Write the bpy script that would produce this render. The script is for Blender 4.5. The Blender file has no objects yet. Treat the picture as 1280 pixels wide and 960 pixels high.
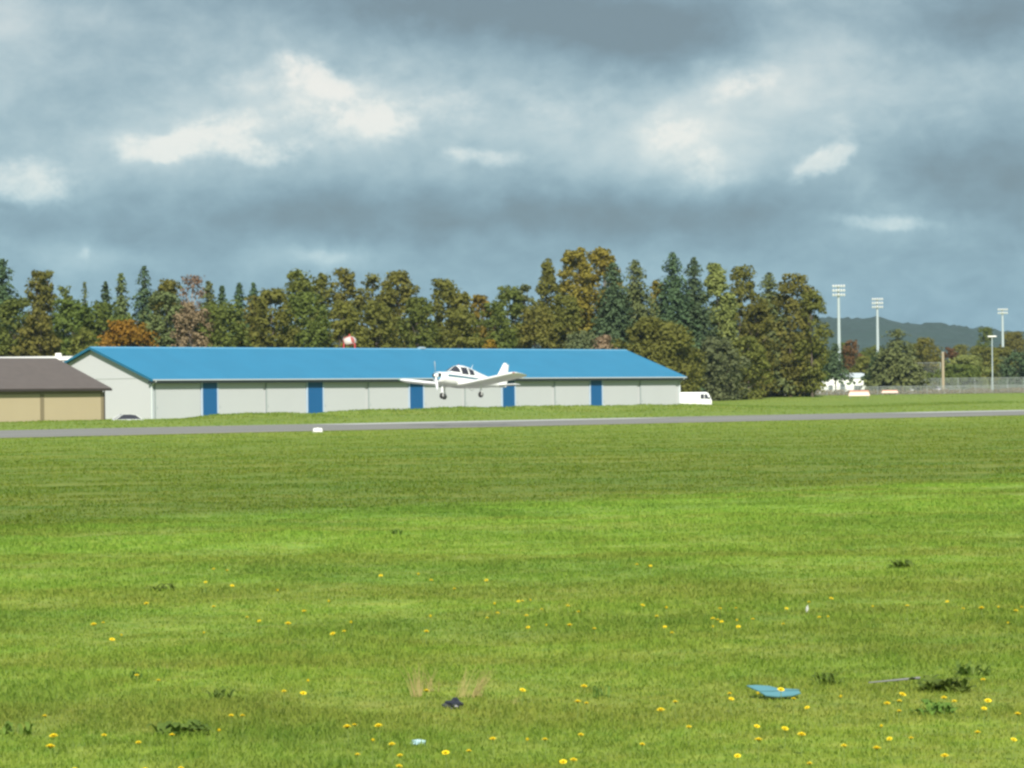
import bpy, bmesh, math, random
import numpy as np
from mathutils import Vector, Matrix, Euler

random.seed(7)
RNG = np.random.default_rng(11)
C = bpy.context.scene.collection
SC = bpy.context.scene
R = math.radians

# ------------------------------------------------------------------ camera
F = 4000.0                      # focal length in photograph pixels (1280 wide)
CAM_H = 1.9
PITCH = math.atan(15.2 / F)
ROLL = -math.atan(0.0115)
CAM_R = Matrix.Rotation(math.pi / 2 + PITCH, 3, 'X') @ Matrix.Rotation(ROLL, 3, 'Z')
CAM_P = Vector((0, 0, CAM_H))


def ray(px, py):
    return CAM_R @ Vector(((px - 640) / F, -(py - 480) / F, -1))


def W(px, py, Y):               # point seen at a pixel at distance Y
    d = ray(px, py)
    return CAM_P + d * (Y / d.y)


def G(px, py, z=0.0):           # point seen at a pixel on a level plane
    d = ray(px, py)
    return CAM_P + d * ((z - CAM_H) / d.z)


cam = bpy.data.cameras.new('camera')
cam.lens = F / 1280 * 36
cam.sensor_width = 36
cam.clip_end = 20000
cam_o = bpy.data.objects.new('camera', cam)
C.objects.link(cam_o)
cam_o.matrix_world = Matrix.Translation(CAM_P) @ CAM_R.to_4x4()
SC.camera = cam_o

# ------------------------------------------------------------------ main axes
TH = R(48.8)                    # hangar and runway run away to the right at this angle
D2 = np.array([math.cos(TH), math.sin(TH)])      # along
B2 = np.array([-math.sin(TH), math.cos(TH)])     # back, away from the camera
A0 = G(190, 523.2)
HE, HD, HL, HR = 4.25, 18.0, 88.7, 7.6           # eave, depth, length, ridge
C0 = G(129, 525.5)


def along(px, P, zz=0.0):       # distance along D2 from P to where pixel column px cuts the line
    u = (px - 640) / F
    # roll moves columns slightly with height; correct at the eye line
    return (u * P[1] - P[0]) / (D2[0] - u * D2[1])


RN = G(640, 533.2)
RF = G(640, 525.2)
Q_NEAR = float(RN.x * B2[0] + RN.y * B2[1])
Q_FAR = float(RF.x * B2[0] + RF.y * B2[1])
QS = G(640, 630)
Q_STRIP = float(QS.x * B2[0] + QS.y * B2[1])


# ------------------------------------------------------------------ numpy noise
def sstep(a, b, x):
    t = np.clip((x - a) / (b - a), 0, 1)
    return t * t * (3 - 2 * t)


_perm = RNG.random(65536)


def vnoise(x, y):
    xi = np.floor(x).astype(np.int64); yi = np.floor(y).astype(np.int64)
    fx = x - xi; fy = y - yi
    fx = fx * fx * (3 - 2 * fx); fy = fy * fy * (3 - 2 * fy)

    def h(a, b):
        return _perm[(a * 7919 + b * 104729 + 1013) & 65535]
    return ((h(xi, yi) * (1 - fx) + h(xi + 1, yi) * fx) * (1 - fy) +
            (h(xi, yi + 1) * (1 - fx) + h(xi + 1, yi + 1) * fx) * fy)


def fbm(x, y, o=4):
    s = 0; a = 0.5; t = 0
    for i in range(o):
        s = s + a * vnoise(x * 2 ** i + 17.3 * i, y * 2 ** i - 9.1 * i); t += a; a *= 0.5
    return s / t


CAR_P = W(154, 520, 322.0)
BERM_P = np.array([A0.x, A0.y]) - B2 * 11.0
_bx = [(120, 0.0), (186, 0.02), (196, 0.18), (240, 0.36), (300, 0.42), (360, 0.44), (378, 0.34), (388, 0.03), (399, 0.03), (409, 0.38),
       (424, 0.52), (470, 0.56), (520, 0.60), (600, 0.66), (700, 0.72), (760, 0.66), (850, 0.66), (900, 0.5), (960, 0.3), (1040, 0.05)]
BERM_A = np.array([along(p, BERM_P) for p, _ in _bx])
BERM_Hh = np.array([h for _, h in _bx])


def gz(x, y):
    x = np.asarray(x, float); y = np.asarray(y, float)
    q = x * B2[0] + y * B2[1]
    z = 1.45 * sstep(392, 515, y)
    px = x - A0.x; py = y - A0.y
    a = px * D2[0] + py * D2[1]
    b = -(px * B2[0] + py * B2[1])
    hb = np.interp(a, BERM_A, BERM_Hh, left=0, right=0.0)
    z = z + hb * np.exp(-((b - 11) / 4.0) ** 2) * (0.86 + 0.34 * fbm(a / 2.6, b / 4.0, 3))
    z = z - 0.95 * np.exp(-(((x - CAR_P.x) / 6.0) ** 2 + ((y - CAR_P.y) / 5.5) ** 2))
    m = 1 - sstep(Q_NEAR - 14, Q_NEAR - 3, q)
    z = z + m * (0.10 * (fbm(x / 1.7, y / 2.6, 3) - 0.5) + 0.03 * (fbm(x / 0.45, y / 0.6, 2) - 0.5)) - 0.012
    z = z + (1 - m) * (q > Q_FAR) * 0.10 * (fbm(x / 5, y / 5, 2) - 0.5) * sstep(Q_FAR + 2, Q_FAR + 12, q)
    return z


def gz1(x, y):
    return float(gz(np.array([x]), np.array([y]))[0])


# ------------------------------------------------------------------ materials
MATS = {}


def nt_of(name):
    m = bpy.data.materials.new(name)
    m.use_nodes = True
    nt = m.node_tree
    b = nt.nodes['Principled BSDF']
    return m, nt, b


def mat(name, col, rough=0.6, metal=0.0, var=0.12, scale=3.0, bump=0.0, spec=0.4, coat=0.0, stretch=None):
    """plain surface with a little procedural wear"""
    if name in MATS:
        return MATS[name]
    m, nt, b = nt_of(name)
    L = nt.links.new
    tc = nt.nodes.new('ShaderNodeTexCoord')
    src = tc.outputs['Object']
    if stretch:
        mp = nt.nodes.new('ShaderNodeMapping'); mp.inputs['Scale'].default_value = stretch
        L(src, mp.inputs['Vector']); src = mp.outputs['Vector']
    n = nt.nodes.new('ShaderNodeTexNoise'); n.inputs['Scale'].default_value = scale
    n.inputs['Detail'].default_value = 5; n.inputs['Roughness'].default_value = 0.6
    L(src, n.inputs['Vector'])
    mx = nt.nodes.new('ShaderNodeMix'); mx.data_type = 'RGBA'
    mx.inputs[6].default_value = (*[c * (1 - var) for c in col], 1)
    mx.inputs[7].default_value = (*[min(1, c * (1 + var)) for c in col], 1)
    L(n.outputs['Fac'], mx.inputs[0])
    L(mx.outputs[2], b.inputs['Base Color'])
    b.inputs['Roughness'].default_value = rough
    b.inputs['Metallic'].default_value = metal
    b.inputs['Specular IOR Level'].default_value = spec
    b.inputs['Coat Weight'].default_value = coat
    if bump:
        bp = nt.nodes.new('ShaderNodeBump'); bp.inputs['Strength'].default_value = bump
        L(n.outputs['Fac'], bp.inputs['Height']); L(bp.outputs['Normal'], b.inputs['Normal'])
    MATS[name] = m
    return m


def cladding(name, col, pitch=0.3, axis='X', depth=0.25, var=0.05, rough=0.55):
    """ribbed sheet metal"""
    m, nt, b = nt_of(name)
    L = nt.links.new
    tc = nt.nodes.new('ShaderNodeTexCoord')
    w = nt.nodes.new('ShaderNodeTexWave'); w.wave_type = 'BANDS'; w.bands_direction = axis
    w.inputs['Scale'].default_value = 0.314 / pitch
    L(tc.outputs['Object'], w.inputs['Vector'])
    n = nt.nodes.new('ShaderNodeTexNoise'); n.inputs['Scale'].default_value = 0.35; n.inputs['Detail'].default_value = 6
    mp = nt.nodes.new('ShaderNodeMapping'); mp.inputs['Scale'].default_value = (1, 1, 0.4)
    L(tc.outputs['Object'], mp.inputs['Vector']); L(mp.outputs['Vector'], n.inputs['Vector'])
    mx = nt.nodes.new('ShaderNodeMix'); mx.data_type = 'RGBA'
    mx.inputs[6].default_value = (*[c * (1 - var) for c in col], 1)
    mx.inputs[7].default_value = (*[min(1, c * (1 + var)) for c in col], 1)
    L(n.outputs['Fac'], mx.inputs[0]); L(mx.outputs[2], b.inputs['Base Color'])
    bp = nt.nodes.new('ShaderNodeBump'); bp.inputs['Strength'].default_value = depth; bp.inputs['Distance'].default_value = 0.03
    L(w.outputs['Fac'], bp.inputs['Height']); L(bp.outputs['Normal'], b.inputs['Normal'])
    b.inputs['Roughness'].default_value = rough
    b.inputs['Specular IOR Level'].default_value = 0.3
    return m


def mnode(nt, op, a, b=None, c=None):
    n = nt.nodes.new('ShaderNodeMath'); n.operation = op
    for i, v in enumerate((a, b, c)):
        if v is None:
            continue
        if isinstance(v, (int, float)):
            n.inputs[i].default_value = v
        else:
            nt.links.new(v, n.inputs[i])
    return n.outputs[0]


def ramp(nt, fac, stops, interp='LINEAR'):
    r = nt.nodes.new('ShaderNodeValToRGB')
    r.color_ramp.interpolation = interp
    e = r.color_ramp.elements
    while len(e) < len(stops):
        e.new(0.5)
    for i, (p, c) in enumerate(stops):
        e[i].position = p; e[i].color = (*c, 1)
    nt.links.new(fac, r.inputs['Fac'])
    return r.outputs['Color']


def grass_colour(nt, blade=False):
    """turf colour laid out on the ground: bright long grass near, mown strips beside the runway"""
    L = nt.links.new
    geo = nt.nodes.new('ShaderNodeNewGeometry')
    sep = nt.nodes.new('ShaderNodeSeparateXYZ'); L(geo.outputs['Position'], sep.inputs[0])
    q = mnode(nt, 'ADD', mnode(nt, 'MULTIPLY', sep.outputs[0], float(B2[0])), mnode(nt, 'MULTIPLY', sep.outputs[1], float(B2[1])))
    n1 = nt.nodes.new('ShaderNodeTexNoise'); n1.inputs['Scale'].default_value = 0.16; n1.inputs['Detail'].default_value = 6
    n1.inputs['Roughness'].default_value = 0.62
    L(geo.outputs['Position'], n1.inputs['Vector'])
    n2 = nt.nodes.new('ShaderNodeTexNoise'); n2.inputs['Scale'].default_value = 1.5; n2.inputs['Detail'].default_value = 4
    L(geo.outputs['Position'], n2.inputs['Vector'])
    mp = nt.nodes.new('ShaderNodeMapping'); mp.inputs['Rotation'].default_value = (0, 0, -TH); mp.inputs['Scale'].default_value = (0.03, 0.5, 1)
    mp.vector_type = 'TEXTURE' if False else 'POINT'
    L(geo.outputs['Position'], mp.inputs['Vector'])
    n3 = nt.nodes.new('ShaderNodeTexNoise'); n3.inputs['Scale'].default_value = 1.0; n3.inputs['Detail'].default_value = 4
    L(mp.outputs['Vector'], n3.inputs['Vector'])
    qn = mnode(nt, 'ADD', q, mnode(nt, 'MULTIPLY', mnode(nt, 'SUBTRACT', n1.outputs['Fac'], 0.5), 5.0))
    qn = mnode(nt, 'ADD', qn, mnode(nt, 'MULTIPLY', mnode(nt, 'SUBTRACT', n3.outputs['Fac'], 0.5), 4.0))
    t = mnode(nt, 'DIVIDE', qn, 240.0)
    s = Q_STRIP / 240
    base = ramp(nt, t, [(0.0, (0.232, 0.275, 0.038)), (s * 0.5, (0.222, 0.312, 0.046)), (s * 0.96, (0.240, 0.362, 0.054)), (s * 1.06, (0.112, 0.166, 0.020)),
                        (s * 1.8, (0.132, 0.190, 0.022)), (Q_NEAR / 240 * 0.80, (0.172, 0.240, 0.032)), (Q_NEAR / 240 * 0.99, (0.215, 0.285, 0.043)), (Q_FAR / 240 * 1.02, (0.185, 0.260, 0.040)), (1.0, (0.165, 0.235, 0.036))])
    # straw and olive patches
    mx = nt.nodes.new('ShaderNodeMix'); mx.data_type = 'RGBA'
    f1 = nt.nodes.new('ShaderNodeMapRange'); f1.inputs[1].default_value = 0.48; f1.inputs[2].default_value = 0.75; f1.inputs[4].default_value = 0.45
    L(n2.outputs['Fac'], f1.inputs[0]); L(f1.outputs[0], mx.inputs[0])
    L(base, mx.inputs[6]); mx.inputs[7].default_value = (0.275, 0.262, 0.060, 1)
    mx2 = nt.nodes.new('ShaderNodeMix'); mx2.data_type = 'RGBA'
    f2 = nt.nodes.new('ShaderNodeMapRange'); f2.inputs[1].default_value = 0.55; f2.inputs[2].default_value = 0.38; f2.inputs[4].default_value = 0.5
    L(n1.outputs['Fac'], f2.inputs[0]); L(f2.outputs[0], mx2.inputs[0])
    L(mx.outputs[2], mx2.inputs[6]); mx2.inputs[7].default_value = (0.105, 0.190, 0.030, 1)
    col = mx2.outputs[2]
    mx4 = nt.nodes.new('ShaderNodeMix'); mx4.data_type = 'RGBA'
    f4 = nt.nodes.new('ShaderNodeMapRange'); f4.inputs[1].default_value = 0.46; f4.inputs[2].default_value = 0.62; f4.inputs[4].default_value = 0.5
    L(n3.outputs['Fac'], f4.inputs[0]); L(f4.outputs[0], mx4.inputs[0])
    L(col, mx4.inputs[6]); mx4.inputs[7].default_value = (0.235, 0.25, 0.05, 1)
    col = mx4.outputs[2]
    n5 = nt.nodes.new('ShaderNodeTexNoise'); n5.inputs['Scale'].default_value = 5.0; n5.inputs['Detail'].default_value = 3
    L(geo.outputs['Position'], n5.inputs['Vector'])
    k5 = ramp(nt, n5.outputs['Fac'], [(0.30, (0.80, 0.92, 0.85)), (0.5, (1, 1, 1)), (0.70, (1.18, 1.08, 1.25))])
    m5 = nt.nodes.new('ShaderNodeMix'); m5.data_type = 'RGBA'; m5.blend_type = 'MULTIPLY'; m5.inputs[0].default_value = 1
    L(col, m5.inputs[6]); L(k5, m5.inputs[7]); col = m5.outputs[2]
    if blade:
        at = nt.nodes.new('ShaderNodeAttribute'); at.attribute_name = 'rnd'
        k = ramp(nt, at.outputs['Fac'], [(0.0, (1.12, 1.16, 1.08)), (0.35, (1.20, 1.23, 1.18)), (0.8, (1.28, 1.29, 1.24)), (0.93, (1.32, 1.32, 1.30)), (1.0, (1.6, 1.45, 1.8))])
        mx3 = nt.nodes.new('ShaderNodeMix'); mx3.data_type = 'RGBA'; mx3.blend_type = 'MULTIPLY'; mx3.inputs[0].default_value = 1
        L(col, mx3.inputs[6]); L(k, mx3.inputs[7])
        col = mx3.outputs[2]
    return col, n2.outputs['Fac']


def grass_mat(name, blade):
    m, nt, b = nt_of(name)
    L = nt.links.new
    col, n = grass_colour(nt, blade)
    L(col, b.inputs['Base Color'])
    b.inputs['Roughness'].default_value = 0.75
    b.inputs['Specular IOR Level'].default_value = 0.15
    if blade:
        tr = nt.nodes.new('ShaderNodeBsdfTranslucent'); L(col, tr.inputs['Color'])
        mi = nt.nodes.new('ShaderNodeMixShader'); mi.inputs[0].default_value = 0.55
        L(b.outputs[0], mi.inputs[1]); L(tr.outputs[0], mi.inputs[2])
        L(mi.outputs[0], nt.nodes['Material Output'].inputs['Surface'])
    else:
        bp = nt.nodes.new('ShaderNodeBump'); bp.inputs['Strength'].default_value = 0.5; bp.inputs['Distance'].default_value = 0.3
        L(n, bp.inputs['Height']); L(bp.outputs['Normal'], b.inputs['Normal'])
    return m


def leaf_mat(name, c1, c2, trans=0.42):
    g_ = (1.36, 1.36, 1.15)
    c1 = tuple(k * (0.6 * a + 0.4 * b) for a, b, k in zip(c1, c2, g_)); c2 = tuple(a * k for a, k in zip(c2, g_))
    m, nt, b = nt_of(name)
    L = nt.links.new
    at = nt.nodes.new('ShaderNodeAttribute'); at.attribute_name = 'rnd'
    tc = nt.nodes.new('ShaderNodeTexCoord')
    n = nt.nodes.new('ShaderNodeTexNoise'); n.inputs['Scale'].default_value = 0.32; n.inputs['Detail'].default_value = 3
    L(tc.outputs['Object'], n.inputs['Vector'])
    oi = nt.nodes.new('ShaderNodeObjectInfo')
    f = mnode(nt, 'ADD', mnode(nt, 'MULTIPLY', at.outputs['Fac'], 0.55), mnode(nt, 'MULTIPLY', mnode(nt, 'SUBTRACT', n.outputs['Fac'], 0.3), 1.1))
    mx = nt.nodes.new('ShaderNodeMix'); mx.data_type = 'RGBA'
    mx.inputs[6].default_value = (*c1, 1); mx.inputs[7].default_value = (*c2, 1)
    mx.clamp_factor = True
    L(f, mx.inputs[0])
    hs = nt.nodes.new('ShaderNodeHueSaturation')
    L(mx.outputs[2], hs.inputs['Color'])
    hs.inputs['Hue'].default_value = 0.5
    L(mnode(nt, 'ADD', 0.90, mnode(nt, 'MULTIPLY', oi.outputs['Random'], 0.2)), hs.inputs['Value'])
    L(mnode(nt, 'ADD', 0.485, mnode(nt, 'MULTIPLY', oi.outputs['Random'], 0.03)), hs.inputs['Hue'])
    L(hs.outputs['Color'], b.inputs['Base Color'])
    b.inputs['Roughness'].default_value = 0.7
    b.inputs['Specular IOR Level'].default_value = 0.15
    tr = nt.nodes.new('ShaderNodeBsdfTranslucent'); L(hs.outputs['Color'], tr.inputs['Color'])
    mi = nt.nodes.new('ShaderNodeMixShader'); mi.inputs[0].default_value = trans
    L(b.outputs[0], mi.inputs[1]); L(tr.outputs[0], mi.inputs[2])
    L(mi.outputs[0], nt.nodes['Material Output'].inputs['Surface'])
    return m


# ------------------------------------------------------------------ mesh helpers
def link(name, me, material, parent=None):
    o = bpy.data.objects.new(name, me)
    if material is not None:
        me.materials.append(material)
    C.objects.link(o)
    if parent is not None:
        o.parent = parent
    return o


def np_mesh(name, verts, loops, starts, totals, rnd=None, smooth=False):
    me = bpy.data.meshes.new(name)
    nv, nl, nf = len(verts), len(loops), len(starts)
    me.vertices.add(nv); me.loops.add(nl); me.polygons.add(nf)
    me.vertices.foreach_set('co', np.ascontiguousarray(verts, np.float32).ravel())
    me.loops.foreach_set('vertex_index', np.ascontiguousarray(loops, np.int32))
    me.polygons.foreach_set('loop_start', np.ascontiguousarray(starts, np.int32))
    me.polygons.foreach_set('loop_total', np.ascontiguousarray(totals, np.int32))
    if rnd is not None:
        a = me.attributes.new('rnd', 'FLOAT', 'FACE')
        a.data.foreach_set('value', np.ascontiguousarray(rnd, np.float32))
    me.update(calc_edges=True)
    if smooth:
        me.polygons.foreach_set('use_smooth', np.ones(nf, bool))
    return me


class MB:
    def __init__(s):
        s.v = []; s.f = []

    def add(s, vs, fs):
        o = len(s.v)
        s.v += [tuple(v) for v in vs]
        s.f += [tuple(i + o for i in f) for f in fs]
        return s

    def box(s, x0, x1, y0, y1, z0, z1, M=None):
        vs = [Vector((x, y, z)) for z in (z0, z1) for y in (y0, y1) for x in (x0, x1)]
        if M is not None:
            vs = [M @ v for v in vs]
        return s.add(vs, [(0, 2, 3, 1), (4, 5, 7, 6), (0, 1, 5, 4), (2, 6, 7, 3), (0, 4, 6, 2), (1, 3, 7, 5)])

    def prism(s, poly, axis, a, b):
        """poly in the two other axes, extruded along axis from a to b"""
        n = len(poly)

        def p(u, w, t):
            return {'x': (t, u, w), 'y': (u, t, w), 'z': (u, w, t)}[axis]
        vs = [p(u, w, a) for u, w in poly] + [p(u, w, b) for u, w in poly]
        fs = [tuple(range(n))[::-1], tuple(range(n, 2 * n))] + [(i, (i + 1) % n, n + (i + 1) % n, n + i) for i in range(n)]
        return s.add(vs, fs)

    def tube(s, pts, rad, n=10, cap=True):
        rings = []
        pts = [Vector(p) for p in pts]
        if not isinstance(rad, (list, tuple)):
            rad = [rad] * len(pts)
        vs = []
        for i, p in enumerate(pts):
            t = (pts[min(i + 1, len(pts) - 1)] - pts[max(i - 1, 0)]).normalized()
            u = t.cross(Vector((0, 0, 1)))
            if u.length < 0.05:
                u = t.cross(Vector((0, 1, 0)))
            u.normalize(); w = t.cross(u)
            for k in range(n):
                a = 2 * math.pi * k / n
                vs.append(p + (u * math.cos(a) + w * math.sin(a)) * rad[i])
        fs = []
        for i in range(len(pts) - 1):
            for k in range(n):
                fs.append((i * n + k, i * n + (k + 1) % n, (i + 1) * n + (k + 1) % n, (i + 1) * n + k))
        if cap:
            fs.append(tuple(range(n))[::-1]); fs.append(tuple(range((len(pts) - 1) * n, len(pts) * n)))
        return s.add(vs, fs)

    def grid(s, P, close_u=False):
        """P[i][j] points"""
        a, b = len(P), len(P[0])
        vs = [p for r in P for p in r]
        fs = []
        for i in range(a - 1):
            for j in range(b if close_u else b - 1):
                fs.append((i * b + j, i * b + (j + 1) % b, (i + 1) * b + (j + 1) % b, (i + 1) * b + j))
        return s.add(vs, fs)

    def build(s, name, material, parent=None, smooth=False, bevel=0.0, fix=True):
        me = bpy.data.meshes.new(name)
        me.from_pydata(s.v, [], s.f)
        bm = bmesh.new(); bm.from_mesh(me)
        if fix:
            bmesh.ops.remove_doubles(bm, verts=bm.verts, dist=1e-5)
            bmesh.ops.recalc_face_normals(bm, faces=bm.faces)
        if bevel:
            bmesh.ops.bevel(bm, geom=[e for e in bm.edges if len(e.link_faces) == 2 and e.calc_face_angle(0) > 0.5], offset=bevel, segments=2, affect='EDGES', profile=0.5)
        bm.to_mesh(me); bm.free()
        if smooth:
            for p in me.polygons:
                p.use_smooth = True
            try:
                me.set_sharp_from_angle(angle=R(40))
            except Exception:
                pass
        return link(name, me, material, parent)


def thing(name, label, cat, loc=(0, 0, 0), rz=0.0, group=None):
    o = bpy.data.objects.new(name, None)
    o.empty_display_size = 0.2
    C.objects.link(o)
    o.location = loc; o.rotation_euler = (0, 0, rz)
    o['label'] = label; o['category'] = cat
    if group:
        o['group'] = group
    return o


def tag(o, label=None, cat=None, group=None, kind=None):
    for k, v in (('label', label), ('category', cat), ('group', group), ('kind', kind)):
        if v:
            o[k] = v
    return o


def dup(root, loc, rz=0.0, label=None, group=None, scale=None):
    r = root.copy(); C.objects.link(r)
    r.location = loc; r.rotation_euler = (root.rotation_euler.x, root.rotation_euler.y, rz)
    if scale:
        r.scale = scale
    if label:
        r['label'] = label
    if group:
        r['group'] = group
    for ch in list(root.children):
        c = ch.copy(); C.objects.link(c); c.parent = r
        for g in ch.children:
            d = g.copy(); C.objects.link(d); d.parent = c
    return r


# ------------------------------------------------------------------ ground, runway
xs = np.unique(np.concatenate([np.linspace(-3300, -200, 14), np.arange(-200, -60, 4.0), np.arange(-60, -7, 1.4), np.arange(-7, 7, 0.16), np.arange(7, 90, 1.4), np.arange(90, 240, 4.0), np.linspace(240, 3300, 14)]))
ys = np.unique(np.concatenate([np.linspace(-80, 8, 8), np.arange(8, 13, 0.7), np.arange(13, 34, 0.16), np.arange(34, 60, 0.5), np.arange(60, 270, 2.0), np.arange(270, 430, 1.1), np.arange(430, 640, 4.0), np.linspace(640, 4900, 24)]))
X, Y = np.meshgrid(xs, ys)
Z = gz(X, Y)
nx, ny = len(xs), len(ys)
idx = np.arange(nx * ny).reshape(ny, nx)
quads = np.stack([idx[:-1, :-1], idx[:-1, 1:], idx[1:, 1:], idx[1:, :-1]], -1).reshape(-1, 4)
me = np_mesh('ground', np.stack([X, Y, Z], -1).reshape(-1, 3), quads.ravel(), np.arange(len(quads)) * 4, np.full(len(quads), 4), smooth=True)
GROUND = tag(link('ground', me, grass_mat('turf', False)), kind='structure')


def asphalt():
    m, nt, b = nt_of('asphalt')
    L = nt.links.new
    tc = nt.nodes.new('ShaderNodeTexCoord')
    n = nt.nodes.new('ShaderNodeTexNoise'); n.inputs['Scale'].default_value = 0.25; n.inputs['Detail'].default_value = 8
    mp = nt.nodes.new('ShaderNodeMapping'); mp.inputs['Scale'].default_value = (0.15, 1, 1)
    L(tc.outputs['Object'], mp.inputs['Vector']); L(mp.outputs['Vector'], n.inputs['Vector'])
    c = ramp(nt, n.outputs['Fac'], [(0.3, (0.178, 0.176, 0.162)), (0.55, (0.218, 0.214, 0.198)), (0.75, (0.255, 0.250, 0.230))])
    L(c, b.inputs['Base Color']); b.inputs['Roughness'].default_value = 0.9; b.inputs['Specular IOR Level'].default_value = 0.2
    return m


MID = (np.array([RN.x, RN.y]) + B2 * 0)
RW = Q_FAR - Q_NEAR
me_rw = MB()
n = 60
P = []
for i in range(n + 1):
    t = -500 + 2600 * i / n
    P.append([(t, 0, 0), (t, RW * 0.5, 0.05), (t, RW, 0.0)])
me_rw.grid(P)
runway = me_rw.build('runway', asphalt(), smooth=True)
runway.location = (RN.x, RN.y, 0.012)
runway.rotation_euler = (0, 0, TH)
tag(runway, kind='structure')
pm = mat('runway_paint', (0.62, 0.63, 0.60), 0.7, var=0.25, scale=2.0)
stripes = MB()
yl = RW * 0.80


def rw_t(px):
    O = np.array([RN.x, RN.y]) + B2 * yl
    return along(px, O)


for a, b in ((-400, rw_t(150)), (rw_t(414), rw_t(815)), (rw_t(1128), rw_t(1500))):
    if a == -400:
        continue
    k = 30
    stripes.grid([[(a + (b - a) * i / k, yl - 2.6, 0.05 * (2 - 2 * (yl - 2.6) / RW) + 0.006), (a + (b - a) * i / k, yl + 2.6, 0.05 * (2 - 2 * (yl + 2.6) / RW) + 0.006)] for i in range(k + 1)])
st = stripes.build('runway_markings', pm)
st.location = runway.location; st.rotation_euler = runway.rotation_euler
tag(st, kind='structure')
# gravelly edge of the pavement towards the field
ed = MB()
shp = []
for i in range(301):
    t = -150 + 700 * i / 300
    shp.append([(t, -0.5 - 0.5 * random.random(), -0.004), (t, 0.4, 0.0045)])
ed.grid(shp)
eo = ed.build('runway_shoulder', mat('dry_verge', (0.21, 0.20, 0.10), 0.9, var=0.3, scale=0.6))
eo.location = runway.location; eo.rotation_euler = runway.rotation_euler
tag(eo, kind='structure')

# ------------------------------------------------------------------ grass blades


def blades(pos, h, w, lean, rnd, face=None):
    n = len(pos)
    az = RNG.random(n) * 2 * np.pi
    la = RNG.random(n) * 2 * np.pi
    ux, uy = np.cos(az), np.sin(az)
    lx, ly = np.cos(la) * lean, np.sin(la) * lean
    v = np.zeros((n, 5, 3))
    b = pos
    for k, s in ((0, -1), (1, 1)):
        v[:, k, 0] = b[:, 0] + s * ux * w * 0.5; v[:, k, 1] = b[:, 1] + s * uy * w * 0.5; v[:, k, 2] = b[:, 2] - 0.02
    for k, s in ((2, 1), (3, -1)):
        v[:, k, 0] = b[:, 0] + s * ux * w * 0.42 + lx * h * 0.35; v[:, k, 1] = b[:, 1] + s * uy * w * 0.42 + ly * h * 0.35; v[:, k, 2] = b[:, 2] + h * 0.62
    v[:, 4, 0] = b[:, 0] + lx * h; v[:, 4, 1] = b[:, 1] + ly * h; v[:, 4, 2] = b[:, 2] + h * np.sqrt(np.clip(1 - 0.4 * lean, 0.2, 1))
    o = np.arange(n)[:, None] * 5
    loops = np.concatenate([o + np.array([[0, 1, 2, 3]]), o + np.array([[3, 2, 4]])], 1).ravel()
    st = (np.arange(n)[:, None] * 7 + np.array([[0, 4]])).ravel()
    tt = np.tile([4, 3], n)
    return v.reshape(-1, 3), loops, st, tt, np.repeat(rnd, 2)


def merge(parts):
    V, Lp, S, T, Rn = [], [], [], [], []
    vo = lo = 0
    for v, l, s, t, r in parts:
        V.append(v); Lp.append(l + vo); S.append(s + lo); T.append(t); Rn.append(r)
        vo += len(v); lo += len(l)
    return np.concatenate(V), np.concatenate(Lp), np.concatenate(S), np.concatenate(T), np.concatenate(Rn)


def wedge(n, y0, y1, power):
    """random ground points in the field of view, density falling as Y**-power"""
    u = RNG.random(n)
    e = 2 - power
    if abs(e) < 1e-6:
        yy = y0 * (y1 / y0) ** u
    else:
        yy = (y0 ** e + u * (y1 ** e - y0 ** e)) ** (1 / e)
    xx = (RNG.random(n) * 2 - 1) * (0.185 * yy + 0.8)
    return xx, yy


grass_parts = []
# long grass of the near field
x, y = wedge(820000, 13.0, 75.0, 1.5)
q = x * B2[0] + y * B2[1]
keep = q < Q_STRIP * 1.03 + 5 * (fbm(x / 6, y / 6, 3) - 0.5)
x, y = x[keep], y[keep]
cl = fbm(x / 0.55, y / 0.9, 3)
cl2 = np.clip(2.2 * fbm(x / 1.6 + 50, y / 2.6, 3) - 0.6, 0, 1)
keep = RNG.random(len(x)) < 0.55 + 0.9 * cl
x, y, cl, cl2 = x[keep], y[keep], cl[keep], cl2[keep]
h = (0.018 + 0.030 * np.clip(cl * 1.5 - 0.25, 0, 1) * (0.35 + 1.5 * cl2)) * (0.6 + 0.8 * RNG.random(len(x)))
w = 0.0042 * (y / 15) ** 0.85 * (0.7 + 0.6 * RNG.random(len(x)))
grass_parts.append(blades(np.stack([x, y, gz(x, y)], -1), h, w, 0.8 + 1.3 * RNG.random(len(x)), RNG.random(len(x))))
# mown grass on to the runway
x, y = wedge(260000, 40.0, 260.0, 2.0)
q = x * B2[0] + y * B2[1]
keep = (q > Q_STRIP - 1.5) & (q < Q_NEAR - 0.6)
x, y = x[keep], y[keep]
cl = fbm(x / 1.6, y / 4.0, 3)
h = (0.018 + 0.035 * cl) * (0.6 + 0.8 * RNG.random(len(x)))
w = 0.018 * (y / 50) ** 0.9 * (0.7 + 0.6 * RNG.random(len(x)))
grass_parts.append(blades(np.stack([x, y, gz(x, y)], -1), h, w, 0.6 + 0.9 * RNG.random(len(x)), 0.2 + RNG.random(len(x)) * 0.7))
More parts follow.
